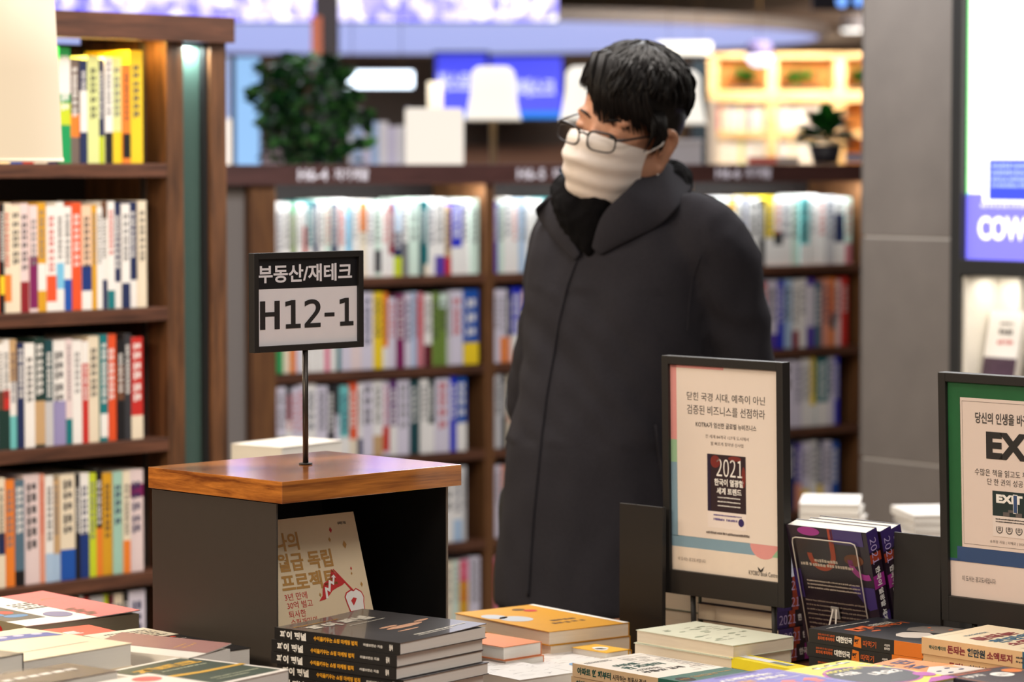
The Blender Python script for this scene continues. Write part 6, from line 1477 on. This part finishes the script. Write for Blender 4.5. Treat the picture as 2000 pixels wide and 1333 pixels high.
cobj = coat.skin('coat', COAT, man, .0075, 5, folds)
bvh = BVHTree.FromPolygons([v.co.copy() for v in cobj.data.vertices], [tuple(p.vertices) for p in cobj.data.polygons])
def on_coat(px, py):
    d = ray(px, py).normalized(); hit = bvh.ray_cast(CAM, d)
    return hit[0], hit[1]
def seam(name, pix, w, h, m, sub=6):
    """raised cloth edge lying on the coat"""
    P = []
    for (a, b) in zip(pix, pix[1:]):
        for k in range(sub): P.append((a[0] + (b[0] - a[0]) * k / sub, a[1] + (b[1] - a[1]) * k / sub))
    P.append(pix[-1]); pts = []
    for p in P:
        c_, n_ = on_coat(*p)
        if c_ is not None: pts.append(c_ + n_ * h * .35)
    if len(pts) > 3:
        pts = [pts[0]] + [(pts[i - 1] + pts[i] * 2 + pts[i + 1]) / 4 for i in range(1, len(pts) - 1)] + [pts[-1]]
        tube(name, pts, w, m, man, n=8)
seam('placket_edge', [(1178, 440), (1150, 462), (1128, 505), (1108, 560), (1094, 620), (1082, 690), (1068, 770), (1058, 850), (1050, 930), (1042, 1010), (1036, 1090), (1032, 1165)], .0030, .004, COAT)
seam('pocket_welt', [(1279, 830), (1285, 880), (1293, 930), (1298, 965)], .0034, .005, COAT)
seam('shoulder_seam', [(1368, 500), (1352, 545), (1345, 600), (1342, 650)], .0016, .002, COAT)
seam('lapel_edge', [(1112, 385), (1096, 408), (1090, 432), (1103, 440), (1116, 462), (1128, 500)], .0036, .004, COAT)

# ---- stand collar and black scarf, laid on the coat front
NAVF = mat('navy felt', (24, 27, 42), .95, var=.2, scale=200)
def sheet(name, rows, m, thick):
    """rows: list of polylines (world), thickened to cloth"""
    nR, nC = len(rows), len(rows[0]); v = [p for row in rows for p in row]; f = []
    for j in range(nR - 1):
        for i in range(nC - 1): f.append((j * nC + i, j * nC + i + 1, (j + 1) * nC + i + 1, (j + 1) * nC + i))
    o = mk(name, v, f, m, man, smooth=True)
    s_ = o.modifiers.new('thickness', 'SOLIDIFY'); s_.thickness = thick; s_.offset = 0
    sb_ = o.modifiers.new('soft', 'SUBSURF'); sb_.levels = 1; sb_.render_levels = 2
    return o
cn = at(1243, 392, MY + .005)
def collar_row(rl, rf, dz, a0, a1, n=22, drop=.062):
    out = []
    for i in range(n + 1):
        a = a0 + (a1 - a0) * i / n           # 0 = nape, +-pi = front, positive = his left
        fr_ = (1 - cos(a)) / 2
        out.append(cn + lb * (rl * sin(a)) - fb * (rf * cos(a)) + UP * (dz - drop * fr_ ** 1.3) + fb * (.045 * fr_ ** 2))
    return out
A0, A1 = -2.75, 2.72
sheet('collar', [collar_row(.112, .098, -.034, A0, A1), collar_row(.100, .094, .000, A0, A1), collar_row(.094, .090, .036, A0, A1), collar_row(.098, .095, .056, A0, A1)], COAT, .009)
sheet('collar_felt', [collar_row(.121, .105, -.022, -1.9, 1.9), collar_row(.110, .101, .004, -1.9, 1.9), collar_row(.106, .099, .022, -1.9, 1.9)], NAVF, .004)
FUR = mat('black knit scarf', (13, 12, 14), 1.0, var=.4, scale=400, bump=.8, spec=.1)
fur = Blob()
ringp = []
for i in range(15):
    a = -2.9 + 5.8 * i / 14; fr_ = (1 - cos(a)) / 2
    ringp.append(cn + lb * (.072 * sin(a)) - fb * (.068 * cos(a)) + UP * (.044 - .060 * fr_ ** 1.3) + fb * (.040 * fr_ ** 2))
fur.add(limb(ringp, [.031] * 15, 12))
def oc(px, py, k): 
    c_, n_ = on_coat(px, py)
    return c_ + n_ * k if c_ is not None else at(px, py, MY - .09)
fur.add(limb([oc(1116, 388, .020), oc(1122, 412, .018), oc(1132, 446, .010), oc(1148, 486, .002)], [.030, .030, .026, .012], 14))
fur.add(limb([oc(1140, 396, .020), oc(1142, 420, .018), oc(1148, 450, .010), oc(1152, 490, .000)], [.036, .034, .026, .012], 14))
fur.add(limb([oc(1182, 400, .020), oc(1172, 425, .016), oc(1160, 455, .008), oc(1152, 490, .000)], [.034, .030, .022, .010], 14))
fur.skin('scarf', FUR, man, .006, 2, lambda p, n: .004 * noise.noise(p * 90) + .003 * noise.noise(p * 40))
v, f = tube_vf([oc(1128, 368, .058), oc(1134, 384, .060), oc(1146, 398, .056)], [.006, .008, .003], 8); mk('blue_shirt_collar', v, f, mat('blue shirt', (34, 58, 82), .8), man, smooth=True)

def oc2(px, py, k):
    c_, n_ = on_coat(px, py)
    return c_ + n_ * k if c_ is not None else at(px, py, MY - .02)
def strip(name, rows, m, th):
    R_ = []
    for row in rows:
        pts = [oc2(*q) for q in row]; out = []
        for i in range(len(pts) - 1):
            p0, p1, p2, p3 = pts[max(i - 1, 0)], pts[i], pts[i + 1], pts[min(i + 2, len(pts) - 1)]
            for k in range(5):
                t = k / 5; out.append(.5 * ((2 * p1) + (p2 - p0) * t + (2 * p0 - 5 * p1 + 4 * p2 - p3) * t * t + (3 * p1 - p0 - 3 * p2 + p3) * t ** 3))
        R_.append(out + [pts[-1]])
    return sheet(name, R_, m, th)
strip('lapel', [[(1352, 366, .004), (1330, 408, .006), (1288, 446, .006), (1230, 474, .006), (1176, 500, .004)], [(1336, 346, .030), (1306, 388, .034), (1264, 424, .034), (1212, 454, .026), (1168, 492, .008)], [(1322, 328, .040), (1284, 372, .052), (1240, 408, .052), (1194, 438, .036), (1162, 486, .010)]], COAT, .007)
strip('lapel', [[(1044, 410, .002), (1058, 436, .005), (1086, 470, .005), (1124, 512, .003)], [(1064, 390, .012), (1078, 424, .016), (1100, 458, .014), (1132, 506, .006)], [(1090, 372, .018), (1098, 408, .026), (1114, 446, .022), (1140, 498, .008)]], COAT, .007)

# ---- trousers and shoes
TR = mat('black trousers', (20, 19, 21), .9, var=.2, scale=200)
tro = Blob()
tro.add(limb([Vector((hx, hy, 1.0)), Vector((hx, hy, .88))], [.135, .135]))
for h_, k_, a_ in ((hipL, kneeL, ankL), (hipR, kneeR, ankR)): tro.add(limb([h_, k_, a_ + UP * .03], [.098, .074, .060]))
tro.skin('trousers', TR, man, .010, 3)
SHOE = mat('black leather shoe', (22, 20, 20), .35)
for a_ in (ankL, ankR):
    sh = Blob(); sh.add(limb([a_ - UP * .030 - fb * .045, a_ + fb * .06 - UP * .032, a_ + fb * .17 - UP * .040], [.040, .042, .030], 14)); q = sh.skin('shoe', SHOE, man, .006, 2)
    lo = min(v.co.z for v in q.data.vertices)
    for v in q.data.vertices: v.co.z = max(v.co.z - lo if False else v.co.z, 0.0)
flush_text()
warp_prints()
